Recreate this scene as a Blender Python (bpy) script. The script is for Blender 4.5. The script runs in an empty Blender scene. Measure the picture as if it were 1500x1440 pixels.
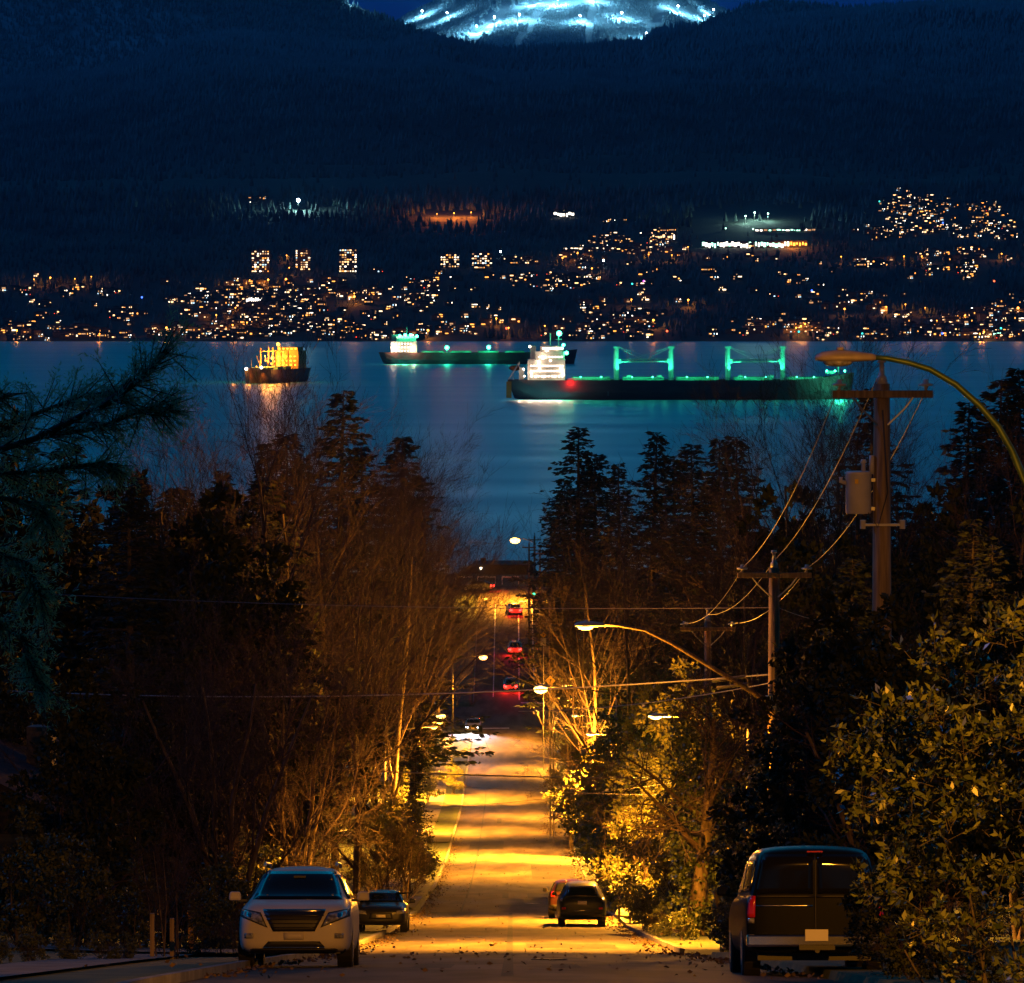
import bpy, bmesh, math, random
import numpy as np
from mathutils import Vector, Matrix
from mathutils.bvhtree import BVHTree

S = bpy.context.scene
C = S.collection
R = math.radians
F = 6500.0          # focal length in photo pixels (photo is 1500 wide)
HC = 61.0           # camera height above the sea
# ---------------------------------------------------------------- camera
cam = bpy.data.objects.new('camera', bpy.data.cameras.new('camera'))
C.objects.link(cam)
cam.location = (0, 0, HC)
cam.rotation_euler = (R(90), 0, 0)
cam.data.sensor_width = 36
cam.data.lens = 36 * F / 1500
cam.data.shift_y = -290 / 1500
cam.data.clip_start = 1
cam.data.clip_end = 40000
S.camera = cam
# ---------------------------------------------------------------- night sky
W = bpy.data.worlds.new('World')
S.world = W
W.use_nodes = True
wn = W.node_tree
for n in list(wn.nodes):
    wn.nodes.remove(n)
wo = wn.nodes.new('ShaderNodeOutputWorld')
bg = wn.nodes.new('ShaderNodeBackground')
tc = wn.nodes.new('ShaderNodeTexCoord')
sx = wn.nodes.new('ShaderNodeSeparateXYZ')
cr = wn.nodes.new('ShaderNodeValToRGB')
wn.links.new(tc.outputs['Generated'], sx.inputs[0])
wn.links.new(sx.outputs['Z'], cr.inputs[0])
# the glow over the bay: the northern sky is brighter than the sky behind the viewer
mrw = wn.nodes.new('ShaderNodeMapRange'); mrw.inputs['From Min'].default_value = -.2; mrw.inputs['From Max'].default_value = .8
mrw.inputs['To Min'].default_value = .2; mrw.inputs['To Max'].default_value = 1.0
wn.links.new(sx.outputs['Y'], mrw.inputs[0]); wn.links.new(cr.outputs[0], bg.inputs[0]); wn.links.new(mrw.outputs[0], bg.inputs[1])
wn.links.new(bg.outputs[0], wo.inputs[0])
e = cr.color_ramp.elements
e[0].position = 0.0; e[0].color = (0.0006, 0.010, 0.105, 1)
e[1].position = 1.0; e[1].color = (0.001, 0.005, 0.015, 1)
k = e.new(0.065); k.color = (0.0006, 0.012, 0.115, 1)
k = e.new(0.13); k.color = (0.0004, 0.32, 0.60, 1)
k = e.new(0.38); k.color = (0.001, 0.03, 0.08, 1)
# moonlight: the one distant light
sun = bpy.data.objects.new('moonlight', bpy.data.lights.new('moonlight', 'SUN'))
C.objects.link(sun)
sun.data.energy = 0.42
sun.data.angle = R(0.5)
sun.data.color = (0.02, 0.25, 1.0)
sun.rotation_euler = (R(-50), 0, R(62))     # high in the north, beyond the bay
S.view_settings.view_transform = 'Standard'
S.view_settings.look = 'None'
S.view_settings.exposure = 0
S.view_settings.gamma = 1
S.cycles.volume_bounces = 0
S.cycles.max_bounces = 5
S.cycles.diffuse_bounces = 2
S.cycles.glossy_bounces = 3
S.cycles.transparent_max_bounces = 8
S.cycles.sample_clamp_indirect = 4
S.cycles.use_denoising = True

# ---------------------------------------------------------------- helpers
def at(px, py, Y):
    return Vector(((px - 750) * Y / F, Y, HC - (py - 430) * Y / F))

def tag(o, label=None, cat=None, group=None, kind=None):
    if label: o['label'] = label
    if cat: o['category'] = cat
    if group: o['group'] = group
    if kind: o['kind'] = kind
    return o

def empty(name, loc=(0, 0, 0), rz=0, label=None, cat=None, group=None):
    o = bpy.data.objects.new(name, None)
    o.location = loc
    o.rotation_euler = (0, 0, rz)
    C.objects.link(o)
    return tag(o, label, cat, group)

def link(name, me, parent=None):
    o = bpy.data.objects.new(name, me)
    C.objects.link(o)
    if parent is not None:
        o.parent = parent
    return o

def copy_tree(o, parent=None):
    c = o.copy()
    C.objects.link(c)
    c.parent = parent
    for ch in o.children:
        copy_tree(ch, c)
    return c

def np_mesh(name, V, Fc, mat=None, smooth=False):
    """V (n,3); Fc (m,k) array of one polygon size"""
    V = np.asarray(V, dtype=np.float32); Fc = np.asarray(Fc, dtype=np.int32)
    me = bpy.data.meshes.new(name)
    m, k = Fc.shape
    me.vertices.add(len(V)); me.vertices.foreach_set('co', V.ravel())
    me.loops.add(m * k); me.loops.foreach_set('vertex_index', Fc.ravel())
    me.polygons.add(m)
    me.polygons.foreach_set('loop_start', np.arange(0, m * k, k, dtype=np.int32))
    me.update(calc_edges=True)
    if smooth:
        me.polygons.foreach_set('use_smooth', np.ones(m, dtype=bool))
    if mat: me.materials.append(mat)
    return me

class MB:
    def __init__(s): s.v = []; s.f = []
    def box(s, c, d, rz=0, taper=1.0):
        i = len(s.v); ca, sa = math.cos(rz), math.sin(rz)
        for z in (-.5, .5):
            t = taper if z > 0 else 1
            for x, y in ((-.5, -.5), (.5, -.5), (.5, .5), (-.5, .5)):
                X, Y = x * d[0] * t, y * d[1] * t
                s.v.append((c[0] + X * ca - Y * sa, c[1] + X * sa + Y * ca, c[2] + z * d[2]))
        s.f += [(i, i+3, i+2, i+1), (i+4, i+5, i+6, i+7), (i, i+1, i+5, i+4), (i+1, i+2, i+6, i+5), (i+2, i+3, i+7, i+6), (i+3, i, i+4, i+7)]
        return s
    def tube(s, pts, rad, n=8, cap=True):
        if not hasattr(rad, '__len__'): rad = [rad] * len(pts)
        pts = [Vector(p) for p in pts]
        base = len(s.v)
        for j, p in enumerate(pts):
            d = (pts[min(j+1, len(pts)-1)] - pts[max(j-1, 0)]).normalized()
            u = d.cross(Vector((0, 0, 1))) if abs(d.z) < .95 else d.cross(Vector((0, 1, 0)))
            u.normalize(); w = d.cross(u)
            for q in range(n):
                a = 2 * math.pi * q / n
                s.v.append(tuple(p + (u * math.cos(a) + w * math.sin(a)) * rad[j]))
        for j in range(len(pts)-1):
            for q in range(n):
                a = base + j*n + q; b = base + j*n + (q+1) % n
                s.f.append((a, b, b+n, a+n))
        if cap:
            s.f.append(tuple(base + q for q in reversed(range(n))))
            s.f.append(tuple(base + (len(pts)-1)*n + q for q in range(n)))
        return s
    def ball(s, c, r, n=10, m=6, sz=1.0, sx=1.0, sy=1.0):
        pts = []; b = len(s.v)
        for j in range(1, m):
            t = math.pi * j / m
            for q in range(n):
                a = 2*math.pi*q/n
                s.v.append((c[0]+r*sx*math.sin(t)*math.cos(a), c[1]+r*sy*math.sin(t)*math.sin(a), c[2]+r*sz*math.cos(t)))
        top = len(s.v); s.v.append((c[0], c[1], c[2]+r*sz)); s.v.append((c[0], c[1], c[2]-r*sz))
        for j in range(m-2):
            for q in range(n):
                a = b+j*n+q; d = b+j*n+(q+1) % n
                s.f.append((a, a+n, d+n, d))
        for q in range(n):
            s.f.append((top, b+q, b+(q+1) % n))
            s.f.append((top+1, b+(m-2)*n+(q+1) % n, b+(m-2)*n+q))
        return s
    def poly(s, vs, fs):
        i = len(s.v); s.v += [tuple(v) for v in vs]
        s.f += [tuple(i+q for q in f) for f in fs]
        return s
    def prism(s, outline, axis, lo, hi):
        """outline of 2d points extruded along axis ('x','y','z')"""
        n = len(outline); vs = []
        for t in (lo, hi):
            for a, b in outline:
                vs.append({'x': (t, a, b), 'y': (a, t, b), 'z': (a, b, t)}[axis])
        fs = [tuple(range(n)), tuple(reversed(range(n, 2*n)))] + [(q, q+n, (q+1) % n + n, (q+1) % n) for q in range(n)]
        return s.poly(vs, fs)
    def mesh(s, name, mat, smooth=False):
        me = bpy.data.meshes.new(name)
        me.from_pydata(s.v, [], s.f)
        bm = bmesh.new(); bm.from_mesh(me)
        bmesh.ops.recalc_face_normals(bm, faces=bm.faces)
        bm.to_mesh(me); bm.free()
        if smooth:
            for p in me.polygons: p.use_smooth = True
        me.materials.append(mat)
        return me
    def build(s, name, mat, parent=None, smooth=False, bevel=0):
        o = link(name, s.mesh(name, mat, smooth), parent)
        if bevel:
            b = o.modifiers.new('bevel', 'BEVEL'); b.width = bevel; b.segments = 2; b.limit_method = 'ANGLE'
        return o

# ---------------------------------------------------------------- materials
def mat(name, col, rough=.7, col2=None, scale=4.0, metal=0, spec=.5, coat=0, bump=0, island=False, coords='Object', stretch=(1, 1, 1), detail=5):
    m = bpy.data.materials.new(name); m.use_nodes = True
    t = m.node_tree; p = t.nodes['Principled BSDF']
    p.inputs['Base Color'].default_value = (*col, 1)
    p.inputs['Roughness'].default_value = rough
    p.inputs['Metallic'].default_value = metal
    p.inputs['Specular IOR Level'].default_value = spec
    p.inputs['Coat Weight'].default_value = coat
    p.inputs['Coat Roughness'].default_value = .05
    if col2:
        r = t.nodes.new('ShaderNodeValToRGB')
        r.color_ramp.elements[0].color = (*col, 1); r.color_ramp.elements[1].color = (*col2, 1)
        if island:
            g = t.nodes.new('ShaderNodeNewGeometry')
            t.links.new(g.outputs['Random Per Island'], r.inputs[0])
        else:
            r.color_ramp.elements[0].position = .38; r.color_ramp.elements[1].position = .64
            tcn = t.nodes.new('ShaderNodeTexCoord'); mp = t.nodes.new('ShaderNodeMapping')
            mp.inputs['Scale'].default_value = stretch
            ns = t.nodes.new('ShaderNodeTexNoise'); ns.inputs['Scale'].default_value = scale; ns.inputs['Detail'].default_value = detail
            t.links.new(tcn.outputs[coords], mp.inputs[0]); t.links.new(mp.outputs[0], ns.inputs['Vector'])
            t.links.new(ns.outputs[0], r.inputs[0])
            if bump:
                bp = t.nodes.new('ShaderNodeBump'); bp.inputs['Strength'].default_value = bump; bp.inputs['Distance'].default_value = .05
                t.links.new(ns.outputs[0], bp.inputs['Height']); t.links.new(bp.outputs[0], p.inputs['Normal'])
        t.links.new(r.outputs[0], p.inputs['Base Color'])
    return m

def emis(name, col, s, sample=False):
    m = bpy.data.materials.new(name); m.use_nodes = True
    t = m.node_tree; p = t.nodes['Principled BSDF']
    p.inputs['Base Color'].default_value = (.1, .1, .1, 1)
    p.inputs['Emission Color'].default_value = (*col, 1)
    p.inputs['Emission Strength'].default_value = s
    m.cycles.emission_sampling = 'AUTO' if sample else 'NONE'
    return m

def glow(kind, name, loc, col, watt, rad=.15, parent=None, rot=None, angle=None, blend=.4):
    l = bpy.data.lights.new(name, kind)
    l.energy = watt; l.color = col; l.shadow_soft_size = rad
    if kind == 'SPOT':
        l.spot_size = angle; l.spot_blend = blend
    o = link(name, l, parent); o.location = loc
    if rot: o.rotation_euler = rot
    return o

SOD = (1.0, .35, .02)
M = {}
M['asphalt'] = mat('asphalt', (.058, .048, .038), .8, (.12, .10, .078), .8, bump=.3, stretch=(1, .18, 1), detail=9, spec=.04)
M['concrete'] = mat('concrete', (.16, .155, .14), .9, (.26, .25, .22), 1.5, bump=.2, spec=.05)
M['darkleaf'] = mat('painted_shade_leaf', (.012, .018, .006), .7, (.04, .045, .014), island=True, spec=.2)  # same leaf darkened: shade of the unlit woods painted in
M['lawn'] = mat('lawn', (.03, .05, .012), .9, (.07, .09, .025), 1.2, bump=.5)
M['paint'] = mat('road_paint', (.6, .6, .57), .6, (.4, .4, .38), 3)
M['bark'] = mat('bark', (.06, .04, .03), .85, (.14, .10, .07), 6, bump=.6, stretch=(1, 1, .3))
M['twig'] = mat('twig', (.022, .012, .013), .85, (.052, .028, .025), .6)
M['darkbark'] = mat('dark_bark', (.035, .027, .02), .9, (.07, .055, .04), 6, bump=.6)
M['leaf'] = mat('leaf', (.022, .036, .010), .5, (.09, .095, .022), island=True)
M['litleaf'] = mat('painted_lit_leaf', (.06, .08, .02), .55, (.22, .20, .06), island=True)  # paler yellow copy of the leaf: lamp light painted in
M['laurel'] = mat('laurel_leaf', (.016, .030, .008), .36, (.105, .12, .025), island=True)
M['needle'] = mat('needle', (.007, .012, .008), .8, (.018, .026, .016), island=True)
M['blueneedle'] = mat('blue_needle', (.08, .20, .17), .7, (.22, .42, .36), island=True)
_m = M['blueneedle']; _t = _m.node_tree; _p = _t.nodes['Principled BSDF']       # thin needles let light through
_tr = _t.nodes.new('ShaderNodeBsdfTranslucent'); _tr.inputs[0].default_value = (.16, .50, .26, 1)
_mx = _t.nodes.new('ShaderNodeMixShader'); _mx.inputs[0].default_value = .5
_t.links.new(_p.outputs[0], _mx.inputs[1]); _t.links.new(_tr.outputs[0], _mx.inputs[2]); _t.links.new(_mx.outputs[0], _t.nodes['Material Output'].inputs[0])
M['ivy'] = mat('ivy_leaf', (.025, .04, .012), .45, (.08, .10, .03), island=True)
M['wood'] = mat('pole_wood', (.17, .12, .07), .85, (.32, .23, .13), 5, bump=.4, stretch=(3, 3, .2))
M['steel'] = mat('steel', (.35, .36, .34), .4, (.45, .45, .42), 3, metal=.7)
M['darksteel'] = mat('dark_steel', (.07, .065, .06), .6, (.11, .10, .09), 3, metal=.2)
M['lampgrey'] = mat('lamp_housing', (.52, .50, .48), .45, (.62, .58, .56), 3)
M['porcelain'] = mat('porcelain', (.5, .48, .45), .25)
M['wire'] = mat('wire', (.06, .05, .045), .5)
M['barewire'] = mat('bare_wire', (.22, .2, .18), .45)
M['glass'] = mat('dark_glass', (.006, .006, .007), .08, spec=.35, coat=.0)
M['black'] = mat('black_plastic', (.012, .012, .012), .5)
M['tyre'] = mat('tyre', (.015, .015, .015), .85, (.03, .03, .03), 20)
M['rim'] = mat('rim', (.45, .45, .45), .3, metal=.9)
M['chrome'] = mat('chrome', (.7, .7, .7), .12, metal=1)
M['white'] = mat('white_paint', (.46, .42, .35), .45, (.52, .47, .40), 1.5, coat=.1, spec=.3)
M['navy'] = mat('navy_paint', (.010, .012, .02), .3, (.016, .018, .026), 2, coat=.1, spec=.2)
M['darkcar'] = mat('black_paint', (.012, .012, .013), .28, (.018, .018, .02), 2, coat=.2, spec=.3)
M['redcar'] = mat('maroon_paint', (.018, .004, .004), .3, (.026, .006, .005), 2, coat=.2)
M['greycar'] = mat('grey_paint', (.12, .12, .12), .3, (.15, .15, .15), 2, coat=.6)
M['van'] = mat('slate_paint', (.004, .005, .006), .3, (.006, .007, .008), 1.2, coat=.0, spec=.05)
M['lampglass'] = mat('lamp_glass', (.5, .5, .48), .08, (.12, .12, .12), 14, spec=.9, metal=.4)
M['redlens'] = mat('red_lens', (.45, .01, .008), .15, coat=.6)
M['plate'] = mat('number_plate', (.62, .58, .5), .4)
M['sign'] = mat('yellow_sign', (.75, .42, .02), .4)
M['signwhite'] = mat('white_sign', (.75, .75, .72), .4)
M['roofdark'] = mat('roof_shingle', (.035, .022, .02), .9, (.06, .04, .035), 5, bump=.3)
M['siding'] = mat('siding', (.16, .12, .10), .8, (.2, .16, .13), 2, stretch=(.3, .3, 6))
M['lamp_on'] = emis('sodium_lamp', (1, .50, .10), 11)
M['head_on'] = emis('headlight_on', (.6, .75, 1), 40)
M['tail_on'] = emis('tail_light_on', (1, .02, .015), 14)
M['greensig'] = emis('green_signal', (.05, 1, .45), 6)
M['redsig'] = emis('red_signal', (1, .05, .02), 8)
M['porch'] = emis('porch_lamp', (1, .85, .6), 10)
# ================================================================ THE GROUND
_D = np.array([-60, 0, 50, 72.6, 100, 113, 122, 131, 140, 150, 167, 180, 200, 250, 300, 340, 385, 440, 480, 500, 520, 560, 582, 602, 622, 645, 700, 760, 900, 1200], float)
_P = np.array([-6.0, 1.6, 7.9, 11.06, 14.95, 16.85, 18.02, 19.22, 20.4, 21.7, 23.9, 25.4, 28.0, 33.5, 38.1, 41.2, 44.5, 46.7, 47.2, 46.6, 44.8, 40.7, 39.2, 38.9, 39.3, 43.0, 53, 62, 64, 66], float)
_yy = np.arange(-60, 1200, 1.0)
_pp = np.interp(_yy, _D, _P)
_kr = np.exp(-np.linspace(-2, 2, 9) ** 2); _kr /= _kr.sum()
_pp = np.convolve(np.pad(_pp, 4, mode='edge'), _kr, 'valid')
def P(y): return HC - np.interp(y, _yy, _pp)
RW = 4.3
CROSS = [(99, 112), (484, 500), (578, 592)]
def in_cross(y): return any(a <= y <= b for a, b in CROSS)
def G(x, y):
    """height of the verge / yards beside the road"""
    b = float(P(y)); ax = abs(x)
    if ax < RW: return b
    h = 0 if in_cross(y) else .12
    if ax > 7 and y < 560: h += .035 * (min(ax, 60) - 7) * (1 if x < 0 else .6)
    return b + h

def strip(name, xs, ys, fz, material, kind='structure'):
    V = np.array([(x, y, fz(x, y)) for y in ys for x in xs]); nx = len(xs)
    Fc = [(j*nx+i, j*nx+i+1, (j+1)*nx+i+1, (j+1)*nx+i) for j in range(len(ys)-1) for i in range(nx-1)]
    o = link(name, np_mesh(name, V, Fc, material, smooth=True))
    tag(o, kind=kind); return o

ys = sorted(set([-50, -30, -10] + list(range(0, 640, 4)) + list(range(640, 1100, 12)) + [a for p in CROSS for a in p] + [a + d for p in CROSS for a, d in ((p[0], -.4), (p[1], .4))]))
xs = [-500, -250, -120, -80, -60, -45, -34, -26, -20, -16, -13, -11, -9, -7.5, -6, -5, -4.45, -4.4, 0, 4.4, 4.45, 5, 6, 7.5, 9, 11, 13, 16, 20, 26, 34, 45, 60, 80, 120, 250, 500]
def gz(x, y):
    if abs(x) <= 4.4 and y < 590: return float(P(y)) - .03
    r = random.Random(int(x*13+y*7)).uniform(-.05, .05) if abs(x) > 6 else 0
    if in_cross(y): r = -.03
    if y > 592 and abs(x) <= 4.4: return float(P(y)) - .03
    return G(x, y) + r
strip('ground', xs, ys, gz, M['lawn'])
rys = list(np.arange(-20, 578.01, 2.0))
strip('road', [-RW, -2.1, 0, 2.1, RW], rys, lambda x, y: float(P(y)) + .02 + .05 * (1 - abs(x) / RW), M['asphalt'])
for k, (a, b) in enumerate(CROSS):
    if k < 2:
        for sgn in (-1, 1):
            strip('cross_street', sorted([sgn * v for v in (RW, 6, 9, 13, 20, 34, 60, 120)]), [a, (a+b)/2, b], lambda x, y: G(x, y) + .012, M['asphalt'])
    else:
        strip('cross_street', [-120, -60, -34, -20, -13, -9, -6, -RW, RW, 6, 9, 13, 20, 34, 60, 120], [578.0, 585, 592], lambda x, y: G(x, y) + .03, M['asphalt'])
# kerbs (real steps) and pavements
for sgn in (-1, 1):
    segs = [(114, 200), (236, 482), (502, 576)] if sgn < 0 else [(114, 482), (502, 576)]
    if sgn < 0: segs = [(0, 97)] + segs
    for a, b in segs:
        m = MB(); yy = list(np.arange(a, b + .01, 2.0)); n = len(yy); vs = []
        for y in yy:
            z = float(P(y))
            vs += [(sgn*RW, y, z-.05), (sgn*RW, y, z+.15), (sgn*(RW+.14), y, z+.15), (sgn*(RW+.14), y, z-.05)]
        fs = [(4*j+q, 4*j+(q+1) % 4, 4*j+4+(q+1) % 4, 4*j+4+q) for j in range(n-1) for q in range(4)] + [(0, 1, 2, 3), (4*n-1, 4*n-2, 4*n-3, 4*n-4)]
        tag(m.poly(vs, fs).build('kerb', M['concrete']), kind='structure')
strip('pavement', [-7.4, -6.0], [float(v) for v in np.arange(20, 97, 4)], lambda x, y: G(x, y) + .05, M['concrete'])
strip('pavement', [-7.4, -6.0], [float(v) for v in np.arange(116, 480, 4)], lambda x, y: G(x, y) + .05, M['concrete'])
strip('driveway', [-13, -9, -7.5, -6, -4.5], [204.0, 209, 214, 219, 224], lambda x, y: G(x, y) + .09, M['concrete'])
strip('driveway', [-14, -11, -9, -7.5, -6, -4.5], [84.0, 88, 92, 95], lambda x, y: G(x, y) + .09, M['concrete'])
strip('driveway', [-13, -9, -7.5, -6, -4.5], [318.0, 323, 328, 333], lambda x, y: G(x, y) + .09, M['concrete'])
# painted markings on the far uphill stretch and the stop lines
def mark(x0, x1, y0, y1, x0b=None, x1b=None):
    x0b = x0 if x0b is None else x0b; x1b = x1 if x1b is None else x1b
    n = max(2, int((y1-y0)/2)+1); V = []
    for j in range(n):
        t = j/(n-1); y = y0+(y1-y0)*t
        for x in (x0+(x0b-x0)*t, x1+(x1b-x1)*t):
            V.append((x, y, float(P(y)) + .03 + .05*(1-abs(x)/RW)))
    o = link('road_marking', np_mesh('road_marking', V, [(2*j, 2*j+1, 2*j+3, 2*j+2) for j in range(n-1)], M['paint']))
    tag(o, kind='structure')
mark(.75, .9, 504, 572); mark(2.5, 2.62, 506, 572); mark(1.0, 4.0, 502, 502.6); mark(.95, 4.0, 572.5, 573.6)
mark(-3.9, -.3, 480.5, 481.2); mark(-2.2, -2.08, 506, 570)
mark(-4.0, 4.0, 575, 576)
M['patch'] = mat('asphalt_patch', (.028, .027, .026), .85, (.045, .043, .04), 1.5, bump=.3, spec=.1)
M['cover'] = mat('cast_iron', (.05, .04, .03), .5, (.09, .075, .06), 12, metal=.6)
for x0, x1, y0, y1 in ((-1.6, 1.1, 70, 76), (.4, 2.9, 120, 128), (-3.9, -1.8, 188, 203), (-.5, 2.2, 226, 236), (1.2, 3.8, 262, 285), (-3.0, -.6, 310, 322), (-1.2, 3.2, 352, 361), (-.15, .02, 60, 200), (-2.4, -2.3, 200, 400)):
    n = max(2, int((y1-y0)/2)+1); V = []
    for j in range(n):
        y = y0+(y1-y0)*j/(n-1)
        V += [(x, y, float(P(y))+.026+.05*(1-abs(x)/RW)) for x in (x0, x1)]
    tag(link('asphalt_patch', np_mesh('asphalt_patch', V, [(2*j, 2*j+1, 2*j+3, 2*j+2) for j in range(n-1)], M['patch'])), kind='structure')
for k_, (x, y, lab) in enumerate([(.7, 84, 'round iron manhole cover nearest the viewer in the road'), (-1.2, 142, 'round iron manhole cover just beyond the first bright band of road'), (1.0, 216, 'round iron manhole cover beyond the parked pair of cars')]):
    o = MB().prism([(.34*math.cos(a*math.pi/12), .34*math.sin(a*math.pi/12)) for a in range(24)], 'z', -.03, .012).build('manhole_cover', M['cover'])
    o.location = (x, y, float(P(y))+.03+.05*(1-abs(x)/RW)); o.rotation_euler = (math.atan(float(P(y+1)-P(y-1))/2), 0, 0); tag(o, lab, 'manhole cover')

# ================================================================ SEA
m = bpy.data.materials.new('sea_water'); m.use_nodes = True
t = m.node_tree; p = t.nodes['Principled BSDF']
p.inputs['Base Color'].default_value = (.002, .26, .40, 1)
p.inputs['Roughness'].default_value = .2
p.inputs['IOR'].default_value = 1.33
p.inputs['Specular IOR Level'].default_value = .8
tcn = t.nodes.new('ShaderNodeTexCoord'); mp = t.nodes.new('ShaderNodeMapping'); mp.inputs['Scale'].default_value = (.0012, .012, 1)
ns = t.nodes.new('ShaderNodeTexNoise'); ns.inputs['Scale'].default_value = 1; ns.inputs['Detail'].default_value = 6
mr = t.nodes.new('ShaderNodeMapRange'); mr.inputs['To Min'].default_value = .30; mr.inputs['To Max'].default_value = .40
mr.inputs['From Min'].default_value = .3; mr.inputs['From Max'].default_value = .7
t.links.new(tcn.outputs['Object'], mp.inputs[0]); t.links.new(mp.outputs[0], ns.inputs['Vector']); t.links.new(ns.outputs[0], mr.inputs[0]); t.links.new(mr.outputs[0], p.inputs['Roughness'])
mp2 = t.nodes.new('ShaderNodeMapping'); mp2.inputs['Scale'].default_value = (.05, .12, 1)
ns2 = t.nodes.new('ShaderNodeTexNoise'); ns2.inputs['Scale'].default_value = 1; ns2.inputs['Detail'].default_value = 3
bp = t.nodes.new('ShaderNodeBump'); bp.inputs['Strength'].default_value = .03; bp.inputs['Distance'].default_value = 1.0
t.links.new(tcn.outputs['Object'], mp2.inputs[0]); t.links.new(mp2.outputs[0], ns2.inputs['Vector']); t.links.new(ns2.outputs[0], bp.inputs['Height']); t.links.new(bp.outputs[0], p.inputs['Normal'])
M['sea'] = m
tag(link('sea', np_mesh('sea', [(-9000, 690, 0), (9000, 690, 0), (9000, 6200, 0), (-9000, 6200, 0)], [(0, 1, 2, 3)], m)), kind='structure')

# ================================================================ FAR SHORE AND MOUNTAINS
def ridge_y(px, pts): return np.interp(px, [a for a, b in pts], [b for a, b in pts])
FRONT = [(-900, 120), (-300, 130), (0, 125), (120, 112), (200, 92), (270, 62), (330, 52), (400, 54), (480, 62), (560, 66), (630, 50), (680, 60), (740, 70), (850, 64), (940, 60), (960, 46), (1000, 40), (1150, 30), (1300, 20), (1400, 12), (1500, 10), (1800, 20), (2400, 60)]
def fbm(x, y, s, seed=0):
    v = np.zeros_like(x, dtype=float); rng = np.random.RandomState(seed)
    for o in range(5):
        for q in range(3):
            a = rng.uniform(0, 6.28); ph = rng.uniform(0, 6.28); k = 2**o / s * rng.uniform(.7, 1.3)
            v += np.sin((x*math.cos(a)+y*math.sin(a))*k + ph) / 1.9**o / 3
    return v
def py_to_d(py, px):
    """distance of the hillside point seen at photo row py, column px"""
    rp = ridge_y(px, FRONT)
    t = np.clip((270 - py) / (270 - rp), 0, 1)
    return np.where(py > 400, 5664 + (500-py)/100*700, np.where(py > 270, 6364 + (400-py)/130*1300, 7664 + 3800*t**.9))
def hill_point(px, py):
    px = np.asarray(px, float); py = np.asarray(py, float)
    d = py_to_d(py, px)
    x = (px-750)*d/F; z = HC - (py-430)*d/F
    t = np.clip((d-6400)/2500, 0, 1) * np.clip((11600-d)/600, .0, 1)
    z = z + (fbm(x, d, 900, 3)*70 - 28*np.abs(fbm(x, d, 420, 9)))*t
    return x, d, np.maximum(z, .3)
def hill_mat(name, lo, hi, z0, z1, rough=.9, snow=(.75, .8, .85)):  # colour lightens with height: snow dusting, plus moonlit haze painted in
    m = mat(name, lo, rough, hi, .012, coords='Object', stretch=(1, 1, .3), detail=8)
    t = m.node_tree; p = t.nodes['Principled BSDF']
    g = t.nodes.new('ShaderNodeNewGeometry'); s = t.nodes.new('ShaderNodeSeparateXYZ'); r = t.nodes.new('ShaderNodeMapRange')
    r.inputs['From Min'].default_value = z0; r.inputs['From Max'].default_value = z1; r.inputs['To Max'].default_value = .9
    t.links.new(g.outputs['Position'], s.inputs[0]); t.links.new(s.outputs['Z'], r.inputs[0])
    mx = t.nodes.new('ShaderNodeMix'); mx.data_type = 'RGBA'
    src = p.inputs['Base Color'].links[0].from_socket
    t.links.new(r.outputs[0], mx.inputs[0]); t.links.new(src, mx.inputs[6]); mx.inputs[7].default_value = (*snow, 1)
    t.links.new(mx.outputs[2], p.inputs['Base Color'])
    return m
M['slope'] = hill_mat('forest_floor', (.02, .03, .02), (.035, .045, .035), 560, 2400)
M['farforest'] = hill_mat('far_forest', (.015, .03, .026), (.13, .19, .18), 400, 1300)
M['snow'] = mat('snow', (.62, .68, .74), .8, (.75, .8, .85), .01)
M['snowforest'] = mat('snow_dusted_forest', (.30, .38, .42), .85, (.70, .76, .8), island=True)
M['midslope'] = mat('snowy_ridge', (.22, .30, .32), .9, (.45, .52, .55), .006, detail=9)
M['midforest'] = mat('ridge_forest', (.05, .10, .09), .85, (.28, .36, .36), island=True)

pxs = np.linspace(-900, 2400, 331)
rows = list(np.linspace(503, 270, 40))
nt = 46
V = []
for r in rows:
    x, d, z = hill_point(pxs, np.full_like(pxs, r)); V.append(np.stack([x, d, z], 1))
rp = ridge_y(pxs, FRONT)
for j in range(1, nt+1):
    x, d, z = hill_point(pxs, 270 + (rp-270)*j/nt); V.append(np.stack([x, d, z], 1))
last = V[-1].copy()
for q in range(1, 4):
    b = last.copy(); b[:, 1] += 500*q; b[:, 0] *= (1+.045*q); b[:, 2] -= 130*q; V.append(b)
V[0][:, 2] = -2
nr, nc = len(V), len(pxs)
V = np.concatenate(V)
idx = np.arange(nr*nc).reshape(nr, nc)
Fc = np.stack([idx[:-1, :-1], idx[:-1, 1:], idx[1:, 1:], idx[1:, :-1]], -1).reshape(-1, 4)
tag(link('mountain_slope', np_mesh('mountain_slope', V, Fc, M['slope'], True)), kind='structure')

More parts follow.
